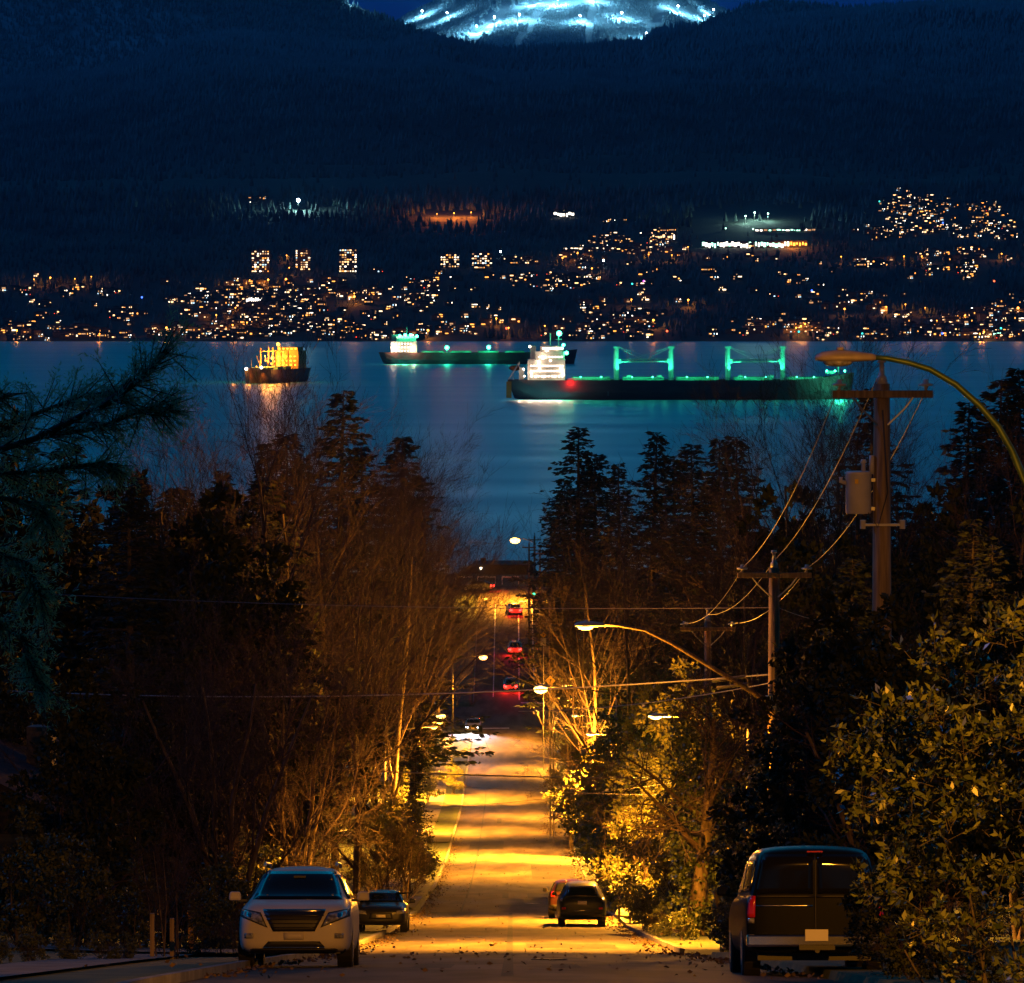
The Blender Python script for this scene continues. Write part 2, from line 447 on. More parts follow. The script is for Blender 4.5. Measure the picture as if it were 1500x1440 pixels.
def layer(name, pts, d0, d1, yb, material, x0, x1, amp, seed):
    """a ridge from (d0, row yb) up and back to (d1, row of the ridge line)"""
    px = np.linspace(x0, x1, 160); top = ridge_y(px, pts); L = []
    for j in range(41):
        t = j/40; d = d0+(d1-d0)*t; yr = yb+(top-yb)*t
        x = (px-750)*d1/F; z = HC-(yr-430)*d/F + fbm(x, np.full_like(x, d), 700, seed)*amp*math.sin(math.pi*t)
        L.append(np.stack([x, np.full_like(x, d), z], 1))
    b = L[-1].copy(); b[:, 1] += 900; b[:, 2] -= 350; L.append(b)
    n, c = len(L), len(px); Vv = np.concatenate(L); ix = np.arange(n*c).reshape(n, c)
    Ff = np.stack([ix[:-1, :-1], ix[:-1, 1:], ix[1:, 1:], ix[1:, :-1]], -1).reshape(-1, 4)
    o = tag(link(name, np_mesh(name, Vv, Ff, material, True)), kind='structure')
    return np.array(L[:-1])
SKI = [(420, 150), (560, 50), (595, 22), (640, 0), (720, -60), (850, -90), (960, -60), (1036, 0), (1062, 14), (1130, 60), (1200, 110)]
LEFT = [(-500, -160), (300, -130), (430, -45), (500, 0), (520, 9), (570, 27), (628, 50), (700, 90)]
RIGHT = [(960, 90), (1045, 26), (1085, 10), (1130, 0), (1180, 6), (1240, 11), (1330, 7), (1400, 3), (1460, 3), (1560, -5), (1700, -10), (2000, 10)]
gs = layer('ski_hill', SKI, 14200, 16500, 100, M['snow'], 430, 1190, 30, 5)
gl = layer('left_ridge', LEFT, 11500, 13600, 160, M['midslope'], -450, 700, 70, 6)
gr_ = layer('right_ridge', RIGHT, 12000, 13800, 90, M['midslope'], 970, 1990, 40, 8)

def cones(name, X, Y, Z, H, Wd, material, label, cat):
    """a whole far-off wood: thousands of small conifers in one object"""
    n = len(X); rng = np.random.RandomState(7)
    a0 = rng.uniform(0, 6.28, n); k = 5; L = []
    for q in range(k):
        a = a0+q*2*math.pi/k; L.append(np.stack([X+np.cos(a)*Wd, Y+np.sin(a)*Wd, Z+H*.12], 1))
    tip = np.stack([X+rng.uniform(-.5, .5, n), Y, Z+H], 1)
    Vv = np.stack(L+[tip], 1).reshape(-1, 3); b = (np.arange(n)*(k+1))[:, None]
    Ff = np.stack([np.stack([b[:, 0]+q, b[:, 0]+(q+1) % k, b[:, 0]+k], 1) for q in range(k)], 1).reshape(-1, 3)
    o = link(name, np_mesh(name, Vv, Ff, material)); tag(o, label, cat, kind='stuff'); return o

# ---------------------------------------------------------------- lit town on the far shore
rnd = random.Random(11)
CL = [(30,484,32,12,11),(110,488,40,8,10),(60,440,60,28,10),(105,492,20,5,7),(182,462,20,8,12),(150,430,70,8,6),(40,498,25,3,4),(228,487,16,7,8),(160,492,60,5,8),
(290,450,55,26,20),(320,490,60,9,26),(380,438,80,22,48),(420,458,75,24,38),(390,480,60,14,22),(480,484,60,12,18),(480,430,50,20,14),(560,440,70,26,20),(620,430,26,26,18),(560,492,60,6,15),
(650,482,60,14,9),(700,450,60,30,8),(762,381,16,5,10),(760,408,18,5,4),(830,408,40,5,9),(815,422,28,8,7),(850,375,40,20,10),(866,480,50,16,17),(930,470,45,22,17),(945,362,50,7,14),(895,343,24,6,9),
(972,340,16,10,14),(930,400,80,40,12),(870,440,60,30,6),(1080,400,80,40,9),(1110,478,30,12,9),(1180,420,60,45,12),(1178,480,18,9,13),(1205,491,18,5,8),(1100,488,60,8,5),(1270,385,22,6,9),(1280,491,26,6,9),
(1260,450,60,20,10),(1322,288,42,13,18),(1340,302,44,12,24),(1342,325,62,12,26),(1440,322,30,18,24),(1440,302,22,4,8),(1292,330,22,4,7),(1400,370,60,12,16),(1418,393,14,14,12),(1345,390,60,25,8),(1370,486,45,8,12),(1425,468,50,20,24),
(1440,490,55,8,22),(1478,455,24,24,14),(1480,340,24,20,5),(1340,470,60,18,6),(820,300,20,6,3),(902,314,14,3,3),(375,283,18,4,3),(30,425,20,6,3),(700,402,60,12,4)]
spots = []
for cx, cy, rx, ry, n in CL:
    for q in range(int(n*1.4+.5)):
        for _ in range(12):
            a = rnd.gauss(0, .52); b = rnd.gauss(0, .52)
            px, py = cx+a*rx, cy+b*ry
            if py < 499.5 and all(abs(px-u) > 6 or abs(py-v) > 3.2 for u, v in spots[-60:]):
                spots.append((px, py)); break
WC = [emis('warm_window', (1, .56, .24), 3.6), emis('cream_window', (1, .72, .44), 3.6), emis('bright_window', (1, .88, .72), 6), emis('amber_window', (1, .36, .06), 3.2), emis('cool_window', (.5, .8, 1), 2.4), emis('dim_window', (1, .5, .22), .9)]
WX = [emis('teal_window', (.05, .8, .7), 3), emis('blue_window', (.05, .15, 1), 5), emis('magenta_window', (.9, .1, .9), 5), emis('red_window', (1, .06, .02), 3.5)]
M['farwall'] = mat('far_house_wall', (.12, .11, .10), .8, (.2, .18, .16), .3)
M['farroof'] = mat('far_house_roof', (.03, .03, .035), .9, (.05, .05, .055), .3)
M['fartree'] = M['farforest']
def far_house(seed):
    r = random.Random(seed)
    w, d, h = r.uniform(9, 17), r.uniform(8, 11), r.choice((5.2, 5.8, 7.6))
    root = empty('hillside_house')
    MB().box((0, 0, h/2-2), (w, d, h+4)).build('wall', M['farwall'], root)
    e_ = .6; rh = r.uniform(1.4, 2.6)
    ov = [(-w/2-e_, h+.01), (w/2+e_, h+.01), (w/2*.15, h+rh), (-w/2*.15, h+rh)] if r.random() < .5 else [(-w/2-e_, h+.01), (w/2+e_, h+.01), (w/2+e_, h+.5), (-w/2-e_, h+.9)]
    MB().prism(ov, 'y', -d/2-e_, d/2+e_).build('roof', M['farroof'], root)
    nl = r.choice((1, 2, 2, 3, 4, 5)); used = []
    for q in range(nl):
        for _ in range(8):
            fl = r.choice((0, 1)) if h > 5.5 else r.choice((0, 1))
            ww = r.choice((.8, .9, 1.2, 1.2, 1.8, 2.6, 4.8)); wh = r.choice((.8, 1.1, 1.4, 1.9))
            cx = r.uniform(-w/2+ww/2+.4, w/2-ww/2-.4); cz = 1.5+fl*2.7
            if all(abs(cx-a) > (ww+b)/2+.5 or abs(cz-c) > 2 for a, b, c in used):
                used.append((cx, ww, cz)); break
        else: continue
        mt = r.choices(WC, (26, 16, 8, 20, 6, 40))[0]
        if r.random() < .02: mt = r.choice(WX)
        MB().box((cx, -d/2-.04, cz), (ww, .1, wh)).build('window', mt, root)
    return root
protos = [far_house(s) for s in range(36)]
order = list(range(len(spots))); rnd.shuffle(order)
order.sort(key=lambda i: -spots[i][1] - rnd.uniform(0, 130))
def zone(px, py):
    if py > 478: v = 'by the water'
    elif py > 420: v = 'low on the hillside'
    elif py > 350: v = 'halfway up the hillside'
    else: v = 'high on the mountainside'
    names = [(130, 'at the far left'), (260, 'far left of the orange ship'), (340, 'just left of the orange ship'), (470, 'behind the orange ship'), (560, 'between the orange ship and the freighter'), (690, 'above the green-lit freighter'), (770, 'above the freighter bow'), (850, 'above the bulk carrier stern'), (1000, 'above the left ship cranes'), (1160, 'above the right ship cranes'), (1300, 'above the grey lamp head'), (1400, 'above the nearest utility pole'), (1600, 'at the far right')]
    for lim, nm in names:
        if px < lim: return v, nm
housepos = []
n_ind = 300
protos_used = set()
stuffV = {}
lm = {}
for cnt, i in enumerate(order):
    px, py = spots[i]; x, y, z = [float(v) for v in hill_point(px, py)]
    housepos.append((x, y)); rz = rnd.uniform(-.35, .35); pk = rnd.randrange(len(protos)); sc = rnd.uniform(.85, 1.15)
    if cnt < n_ind:
        o = protos[pk] if pk not in protos_used else copy_tree(protos[pk]); protos_used.add(pk)
        o.location = (x, y, z); o.rotation_euler = (0, 0, rz); o.scale = (sc, sc, sc)
        v, nm = zone(px, py)
        tag(o, 'small house with lit windows %s, %s' % (v, nm), 'house', 'houses %s %s' % (v, nm))
    else:
        lm.setdefault(pk, []).append((x, y, z, rz, sc))
for pk, lst in lm.items():
    for ch in protos[pk].children:
        key = ch.data.materials[0].name
        vv, ff = stuffV.setdefault(key, ([], []))
        co = [v.co.copy() for v in ch.data.vertices]; fc = [tuple(p_.vertices) for p_ in ch.data.polygons]
        for (x, y, z, rz, sc) in lst:
            b = len(vv); mt_ = Matrix.Translation((x, y, z)) @ Matrix.Rotation(rz, 4, 'Z') @ Matrix.Scale(sc, 4)
            vv += [tuple(mt_ @ c) for c in co]; ff += [tuple(b+q for q in f) for f in fc]
me = bpy.data.meshes.new('distant_houses'); av = []; af = []; am = []
for key, (vv, ff) in stuffV.items():
    b = len(av); av += vv; af += [tuple(b+q for q in f) for f in ff]
    me.materials.append(bpy.data.materials[key]); am += [len(me.materials)-1]*len(ff)
me.from_pydata(av, [], af)
me.polygons.foreach_set('material_index', am)
tag(link('distant_houses', me), 'many tiny lit houses scattered up the dark far hillside', 'houses', kind='stuff')
for k_, pr in enumerate(protos):
    if k_ not in protos_used:
        for ch in list(pr.children): bpy.data.objects.remove(ch)
        bpy.data.objects.remove(pr)

# apartment towers
def tower(px, py_base, wpx, hpx, n, lab, notch=False):
    n = int(n*1.2)
    x, y, z = [float(v) for v in hill_point(px, py_base)]; s = y/F; w, h = wpx*s, hpx*s; r = random.Random(int(px))
    root = empty('apartment_tower', (x, y, z), 0, lab, 'apartment tower')
    b = MB().box((0, 0, h/2-5), (w, 16, h+10)); b.build('wall', M['farwall'], root)
    MB().box((w*.1, 0, h+1.2), (w*.4, 8, 2.4)).build('roof_housing', M['farwall'], root)
    nf = max(3, int(h/3.1)); nw = max(4, int(w/3.6)); cells = [(a, c) for a in range(nf) for c in range(nw)]; r.shuffle(cells)
    for a, c in cells[:n]:
        cx = -w/2+(c+.5)*w/nw; cz = (a+.5)*h/nf
        MB().box((cx, -8.05, cz), (w/nw*r.choice((.4, .6, .8)), .1, h/nf*.5)).build('window', r.choices(WC, (26, 24, 8, 8, 8, 30))[0], root)
    # balcony slabs
    for a in range(nf):
        MB().box((0, -8.5, a*h/nf+.02), (w*.96, 1.0, .2)).build('balcony', M['farwall'], root)
tower(382, 399, 26, 32, 34, 'leftmost apartment tower with many warm lit windows on the dark hillside')
tower(444, 396, 22, 30, 24, 'apartment tower with lit windows between the other two left towers')
tower(510, 399, 26, 34, 36, 'tallest lit apartment tower standing alone above the shore houses')
tower(659, 391, 28, 20, 22, 'low wide apartment block with warm windows, left of its neighbour')
tower(706, 389, 30, 20, 22, 'low wide apartment block with warm windows, right of its neighbour')
tower(1271, 391, 20, 14, 7, 'small bright white lit building alone on the dark slope')
def hall(px, py, wpx, hpx, lab, cols, n):
    x, y, z = [float(v) for v in hill_point(px, py)]; s = y/F; w, h = wpx*s, hpx*s; r = random.Random(int(px))
    root = empty('long_building', (x, y, z), 0, lab, 'building')
    MB().box((0, 0, h/2-4), (w, 14, h+8)).build('wall', M['farwall'], root)
    MB().box((0, 0, h+.4), (w+2, 16, .6)).build('roof', M['farroof'], root)
    for q in range(n):
        MB().box((-w/2+(q+.5)*w/n, -7.05, h*r.choice((.3, .45, .6))), (w/n*r.choice((.5, .7, .85)), .1, h*r.uniform(.4, .75))).build('window', cols(q/n, r), root)
gW = emis('pale_green_window', (.42, 1, .72), 5); oW = emis('orange_window', (1, .28, .03), 6)
hall(1092, 356, 128, 9, 'long school building lit pale green on the hillside', lambda t_, r: gW if r.random() < .7 else WC[2], 30)
hall(1165, 353, 34, 7, 'low building glowing orange beside the long green-lit school', lambda t_, r: oW, 8)
hall(1150, 328, 90, 3, 'thin terrace of lights above the long green-lit school', lambda t_, r: r.choice([WC[2], WC[5], gW]), 14)
hall(826, 303, 30, 7, 'white lit building high on the slope under the red streak', lambda t_, r: WC[2], 7)
hall(972, 345, 34, 10, 'bright white terraced building left of the green-lit school', lambda t_, r: r.choice(WC[:3]), 9)
hall(870, 358, 90, 3, 'thin row of cream lights below the mountain road', lambda t_, r: r.choice(WC[:2]), 12)
hall(372, 444, 22, 9, 'bright white lit building in the middle of the shore town', lambda t_, r: WC[2], 7)
hall(850, 407, 34, 3, 'row of rosy white lights halfway up the slope', lambda t_, r: WC[1], 7)
hall(183, 461, 28, 8, 'cream lit building left of the shore town centre', lambda t_, r: WC[1], 8)
hall(1455, 491, 22, 5, 'pale green lit boat house on the far right shore', lambda t_, r: gW, 7)

# street lamps of the far shore: amber globes on poles
AM = emis('amber_globe', (1, .30, .03), 9); WH = emis('white_globe', (.8, .95, 1), 45); GN = emis('green_globe', (.1, 1, .5), 40); RD = emis('red_globe', (1, .10, .03), 6)
def far_lamp(px, py, mt, rad, lab, hgt=9, cat='street lamp', light=None, grp=None, nm='street_lamp'):
    x, y, z = [float(v) for v in hill_point(px, py + hgt*F/6500)]
    root = empty(nm, (x, y-2, z), 0, lab, cat, grp)
    MB().tube([(0, 0, -3), (0, 0, hgt)], .25, 6).build('pole', M['steel'], root)
    MB().ball((0, -.4, hgt+rad*.6), rad).build('lamp_globe', mt, root, True)
    if light: glow('POINT', 'lamp_light', (0, -3, hgt+1), light[0], light[1], 1.0, root)
for k_, (px, py, rr) in enumerate([(50, 410, 1.1), (74, 408, 1.8), (110, 409, 1), (134, 406, 1.1), (348, 411, 1), (366, 411, 1), (393, 411, 2.0), (419, 410, 2.0), (420, 373, 1.3), (424, 393, 1.3), (519, 436, 2.2), (519, 431, 1.4),
    (627, 486, 2.2), (727, 468, 1.6), (745, 482, 1.4), (846, 368, 1.6), (867, 394, 1.5), (824, 376, 1.5), (925, 440, 1.5), (957, 471, 2.2), (1008, 441, 2.0), (950, 370, 1.4), (984, 371, 1.2), (1008, 357, 1.1), (798, 479, 1.3), (1173, 480, 1.8), (1166, 482, 1.4),
    (1179, 476, 1.5), (1237, 454, 1.8), (1298, 451, 1.4), (1326, 447, 1.2), (1324, 374, 1.4), (1350, 374, 1.3), (1467, 370, 1.4), (1491, 453, 2.4), (1413, 464, 1.5), (1441, 488, 1.8), (1435, 494, 1.5), (1232, 374, 1.2), (341, 478, 1.5), (244, 482, 1.8), (362, 474, 1.2), (1372, 471, 1), (25, 486, 1.6), (146, 494, 1.3), (1355, 452, 1), (317, 463, 1.3), (345, 452, 1.2), (640, 298, 1.2), (665, 297, 1.4), (690, 296, 1.2)]):
    v, nm = zone(px, py)
    near = 'the three apartment towers' if 340 < px < 560 and py < 450 else 'the shore houses' if py > 430 else 'the hillside houses'
    far_lamp(px, py, AM if rr > .9 else RD, rr*.62, '%s amber street lamp %s, %s, %d of its row from the left' % ('large' if rr > 1.5 else 'small', v, nm, k_ + 1) if False else '%s amber street lamp %s, %s' % ('large' if rr > 1.5 else 'small', v, nm), grp='amber street lamps %s, %s' % (v, nm), light=((1, .28, .03), 9000*rr))
for px, py, mt, lab in [(884, 381, WH, 'cyan white lamp right of the hillside houses above the carrier'), (926, 417, WX[0], 'turquoise lamp beside a magenta one on the dark slope'), (943, 413, WX[2], 'magenta lamp beside the turquoise one on the dark slope'), (1189, 427, WX[1], 'deep blue lamp alone on the dark slope'), (1381, 318, WX[1], 'deep blue lamp among the upper right houses'), (742, 483, RD, 'red lamp on the shore behind the green-lit freighter'), (977, 487, RD, 'red lamp on the shore behind the left cranes'), (208, 437, WX[1], 'blue lamp alone left of the shore town'), (1288, 287, WX[0], 'green lamp at the top left of the upper right houses'),
                        (1456, 413, RD, 'small red lamp at the right below the upper houses'), (1380, 492, WX[1], 'blue lamp on the right shore'), (1466, 483, WX[0], 'turquoise lamp on the far right shore'), (1170, 488, WX[0], 'turquoise lamp on the shore below the amber pair'), (1263, 493, WX[0], 'green lamp at the waterline right of the carrier cranes'), (733, 365, WH, 'pale blue lamp at the right of the two low blocks')]:
    far_lamp(px, py, mt, 1.3, lab)
far_lamp(437, 277, WH, 3.0, 'brilliant white floodlight high on the dark mountain', 16, 'floodlight', ((.45, .95, 1), 700000), nm='floodlight')
for px, py in ((1105, 304), (1125, 305), (1092, 308), (1063, 326), (1103, 326)):
    far_lamp(px, py, gW, 1.3, 'pale green lamp on the looping road above the school', 11, 'street lamp', ((.55, 1, .85), 60000) if py < 310 else None, grp='lamps on the looping road')
x, y, z = [float(v) for v in hill_point(664, 303)]
for q in (-26, 0, 26):
    glow('POINT', 'amber_road_light', (x+q, y-12, z+9+abs(q)*.1), (1, .20, .02), 130000, 1)
x, y, z = [float(v) for v in hill_point(1160, 355)]
glow('POINT', 'amber_yard_light', (x, y-22, z+12), (1, .25, .03), 90000, 1)

# the far forest (one mass), thinned in front of every lit house
rng = np.random.RandomState(4)
n = 78000
u = rng.uniform(0, 1, n)
pxr = rng.uniform(-250, 1750, n); rr_ = ridge_y(pxr, FRONT)
v = np.where(u < .22, rng.uniform(270, 499, n), 270+(rr_-270)*np.sqrt(rng.uniform(0, 1, n))**.9)
x, y, z = hill_point(pxr, v)
Ht = np.where(v > 330, rng.uniform(7, 15, n), rng.uniform(12, 23, n)); keep = np.ones(n, bool)
hp = np.array(housepos + [tuple(float(q) for q in hill_point(a, b)[:2]) for a, b in ((382, 399), (444, 396), (510, 399), (659, 391), (706, 389), (1271, 391), (640, 300), (690, 300), (665, 300), (440, 284), (372, 444))])
cell = {}
for hx, hy in hp: cell.setdefault(int(hx//40), []).append((hx, hy))
bx = (x//40).astype(int)
for c_ in np.unique(bx):
    hs = cell.get(c_-1, []) + cell.get(c_, []) + cell.get(c_+1, [])
    if not hs: continue
    ii = np.where(bx == c_)[0]; hh = np.array(hs)
    dx = np.abs(x[ii][:, None]-hh[None, :, 0]); dy = hh[None, :, 1]-y[ii][:, None]
    keep[ii] &= ~np.any((dx < 15) & (dy > -12) & (dy < 75), axis=1)
sch = (pxr > 1015) & (pxr < 1190) & (v > 297) & (v < 372)
keep &= ~(sch & (rng.uniform(0, 1, n) < .95)) & ~((np.abs(pxr-826) < 22) & (np.abs(v-308) < 12)) & ~((pxr > 620) & (pxr < 705) & (v > 296) & (v < 316))
keep &= ~((np.abs(pxr-437) < 9) & (v > 277) & (v < 300))
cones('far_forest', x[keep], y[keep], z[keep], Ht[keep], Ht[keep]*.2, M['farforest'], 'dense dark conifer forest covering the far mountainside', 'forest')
def scatter(grid, n, seed, hmin, hmax, cond):
    rng = np.random.RandomState(seed); a, b, _ = grid.shape
    i = rng.uniform(0, a-1.001, n); j = rng.uniform(0, b-1.001, n); i0 = i.astype(int); j0 = j.astype(int); fi = (i-i0)[:, None]; fj = (j-j0)[:, None]
    Pp = grid[i0, j0]*(1-fi)*(1-fj)+grid[i0+1, j0]*fi*(1-fj)+grid[i0, j0+1]*(1-fi)*fj+grid[i0+1, j0+1]*fi*fj
    px = 750+Pp[:, 0]*F/Pp[:, 1]; py = 430+(HC-Pp[:, 2])*F/Pp[:, 1]
    k = cond(px, py, rng) & (py > -25); return Pp[k, 0], Pp[k, 1], Pp[k, 2], rng.uniform(hmin, hmax, k.sum())
RUNS = [((675, 72), (745, 8), 13), ((760, 62), (790, 20), 7), ((858, 60), (872, 12), 8), ((950, 58), (965, 18), 9), ((1060, 26), (975, 12), 8), ((950, 66), (1060, 34), 8), ((700, 30), (800, 2), 5), ((780, 4), (900, 2), 5)]
def not_run(px, py, rng):
    ok = np.ones(len(px), bool)
    for (ax, ay), (bx_, by_), w in RUNS:
        dx, dy = bx_-ax, by_-ay; t_ = np.clip(((px-ax)*dx+(py-ay)*dy)/(dx*dx+dy*dy), 0, 1)
        ok &= np.hypot(px-(ax+dx*t_), py-(ay+dy*t_)) > w*(.7+.4*np.sin(px*.3))
    return ok
X_, Y_, Z_, H_ = scatter(gs, 60000, 1, 7, 14, not_run)
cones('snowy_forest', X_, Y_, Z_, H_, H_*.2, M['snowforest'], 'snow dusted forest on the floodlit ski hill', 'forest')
X_, Y_, Z_, H_ = scatter(gl, 30000, 2, 11, 22, lambda px, py, r: r.uniform(0, 1, len(px)) < .92)
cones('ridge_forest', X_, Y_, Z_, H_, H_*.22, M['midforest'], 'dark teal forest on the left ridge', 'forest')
X_, Y_, Z_, H_ = scatter(gr_, 16000, 3, 11, 22, lambda px, py, r: r.uniform(0, 1, len(px)) < .92)
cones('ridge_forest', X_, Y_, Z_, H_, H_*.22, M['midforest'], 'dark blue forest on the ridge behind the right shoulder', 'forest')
# ski-run floodlights on masts; unseen ones added on flanks and middle to brighten snow
def on_grid(grid, px, py):
    gx = 750+grid[..., 0]*F/grid[..., 1]; gy = 430+(HC-grid[..., 2])*F/grid[..., 1]
    k = np.argmin((gx-px)**2+((gy-py)*3)**2); return grid.reshape(-1, 3)[k]
SW = emis('ski_floodlight', (.75, .97, 1), 90)
for px, py, pw, lab, g_ in [(697, 48, 9e5, 'lowest left of the ski hill floodlights beside a bright run', gs), (724, 36, 9e5, 'second floodlight up the bright left ski run', gs), (820, 10, 14e5, 'floodlight at the top edge above the centre of the ski hill', gs), (778, 6, 9e5, 'floodlight at the top edge left of the centre one', gs), (870, 4, 8e5, 'floodlight at the top edge right of the centre one', gs),
                            (997, 20, 12e5, 'starry floodlight on the right shoulder of the ski hill', gs), (1030, 32, 9e5, 'floodlight low on the right ski run', gs), (945, 60, 8e5, 'floodlight just above the dark ridge right of centre', gs), (656, 30, 8e5, 'added floodlight on the left flank of the ski hill', gs), (762, 34, 9e5, 'added floodlight between the left run and the middle of the ski hill', gs), (618, 26, 9e5, 'added floodlight furthest left on the ski hill flank', gs), (1046, 24, 7e5, 'added floodlight furthest right on the ski hill flank', gs), (850, 34, 9e5, 'added floodlight in the middle of the ski hill above the pale glade', gs), (912, 30, 9e5, 'added floodlight right of the middle of the ski hill', gs), (518, 8, 6e4, 'lone floodlight on the left ridge top', gl)]:
    q = on_grid(g_, px, py)
    root = empty('floodlight_mast', (q[0], q[1]-8, q[2]-3), 0, lab, 'floodlight')
    MB().tube([(0, 0, 0), (0, 0, 26)], .5, 6).build('mast', M['steel'], root)
    MB().ball((0, -1, 28), 3.0).build('lamp_head', SW, root, True)
    glow('POINT', 'floodlight_beam', (0, -14, 34), (.22, .70, 1), pw, 2.0, root)
# ================================================================ SHIPS
M['hull'] = mat('dark_hull', (.26, .07, .08), .55, (.34, .10, .10), .08, stretch=(1, 1, 4))
M['hullred'] = mat('brown_hull', (.20, .07, .06), .55, (.26, .10, .08), .08, stretch=(1, 1, 4))
M['hullblack'] = mat('black_hull', (.06, .03, .02), .5, (.09, .045, .03), .1)
M['deck'] = mat('green_deck', (.12, .32, .24), .6, (.18, .4, .3), .3)
M['shipwhite'] = mat('ship_white', (.62, .58, .54), .6, (.74, .70, .66), .3)
M['craneyel'] = mat('crane_paint', (.45, .52, .48), .5, (.55, .6, .56), .3)
M['yellowhouse'] = mat('yellow_deckhouse', (.70, .45, .10), .55, (.7, .52, .2), .3)
M['orangepaint'] = mat('lifeboat_orange', (.75, .18, .03), .4)
WS = emis('ship_flood', (1, .78, .55), 14, True)
WS2 = emis('cabin_window_lit', (1, .80, .6), 6)
GS = emis('green_flood', (.05, 1, .45), 20, True)
OS = emis('amber_flood', (1, .36, .03), 6, True)
RS = emis('red_side_lamp', (1, .06, .03), 30)
def hull(L, B, fb, sheer, material, root, plumb=False):
    """stern at -L/2, bow at +L/2, waterline at z=0"""
    st = [(-.5, .72, .80, 0), (-.47, .86, .5, 0), (-.40, .98, .15, 0), (-.2, 1, 0, 0), (.2, 1, 0, 0), (.33, .96, 0, .05), (.41, .74, 0, .35), (.46, .46, 0, .7), (.49, .18, 0, .93), (.502, .03, .0, 1)]
    V = []; n = 7
    for s, w, lift, sh in st:
        top = fb+sheer*sh; b = -3+lift*4.5
        rake = 1+max(0, (s-.4))*0
        for q, (fx, fz) in enumerate([(-1, 1), (-.99, .5), (-.9, .15), (0, 0), (.9, .15), (.99, .5), (1, 1)]):
            z = b+(top-b)*fz
            ww = w*(1-.5*max(0, (s-.38)/.12)*(1-fz)) if s > .38 else w*(1-.25*lift*(1-fz))
            xx = s*L + (fz-1)*(3.5 if s > .45 else 0) + (1-fz)*(4.0 if s < -.46 else 0)
            V.append((xx, fx*ww*B/2, z))
    k = len(st)
    Fs = [(j*n+q, j*n+q+1, (j+1)*n+q+1, (j+1)*n+q) for j in range(k-1) for q in range(n-1)]
    Fs += [tuple(range(n)), tuple((k-1)*n+q for q in reversed(range(n)))]
    m = MB().poly(V, Fs); o = m.build('hull', material, root)
    # deck sheet half a metre below the bulwark top
    D = []
    for s, w, lift, sh in st[:-1]: D += [(s*L, -w*B/2*.985, fb+sheer*sh-.9), (s*L, w*B/2*.985, fb+sheer*sh-.9)]
    MB().poly(D, [(2*j, 2*j+2, 2*j+3, 2*j+1) for j in range(len(st)-2)]).build('deck', M['deck'], root)
    return o
def lamp_ball(root, p, r, mt, col=None, w=0, off=(0, -2, 1)):
    MB().ball(p, r).build('deck_lamp', mt, root, True)
    if w: glow('POINT', 'deck_light', (p[0]+off[0], p[1]+off[1], p[2]+off[2]), col, w, .8, root)
GC = (.04, 1, .48); WCo = (1, .70, .46); OC = (1, .30, .03)

# ---- bulk carrier, broadside, stern to the left
d = 2564.0; s = d/F
ship = empty('bulk_carrier', (at(997, 585, d).x, d, 0), 0, 'long dark bulk carrier side-on with green-lit deck, crane posts and bright white superstructure', 'ship')
L, B = 200.0, 30.0
def sxp(px): return (px-997)*s
hull(L, B, 11.2, 4.2, M['hull'], ship)
hx = 0
for k_, (a, b) in enumerate([(838, 893), (912, 972), (990, 1052), (1074, 1130), (1152, 1205)]):
    MB().box(((sxp(a)+sxp(b))/2, 0, 11.7), (sxp(b)-sxp(a), 20, 2.6)).build('hatch_cover', M['deck'], ship, bevel=.2)
    MB().box(((sxp(a)+sxp(b))/2, -10.1, 12.2), (sxp(b)-sxp(a)-2, .2, .4)).build('hatch_rim', M['craneyel'], ship)
MB().tube([(sxp(832), -14.6, 12.3), (sxp(1190), -14.6, 12.4)], .12, 5).tube([(sxp(832), -14.6, 11.8), (sxp(1190), -14.6, 11.9)], .1, 5).build('rail', M['craneyel'], ship)
m = MB()
for q in range(60): m.box((sxp(834)+q*(sxp(1190)-sxp(834))/59, -14.6, 11.4), (.15, .15, 1.9))
m.build('rail_post', M['craneyel'], ship)
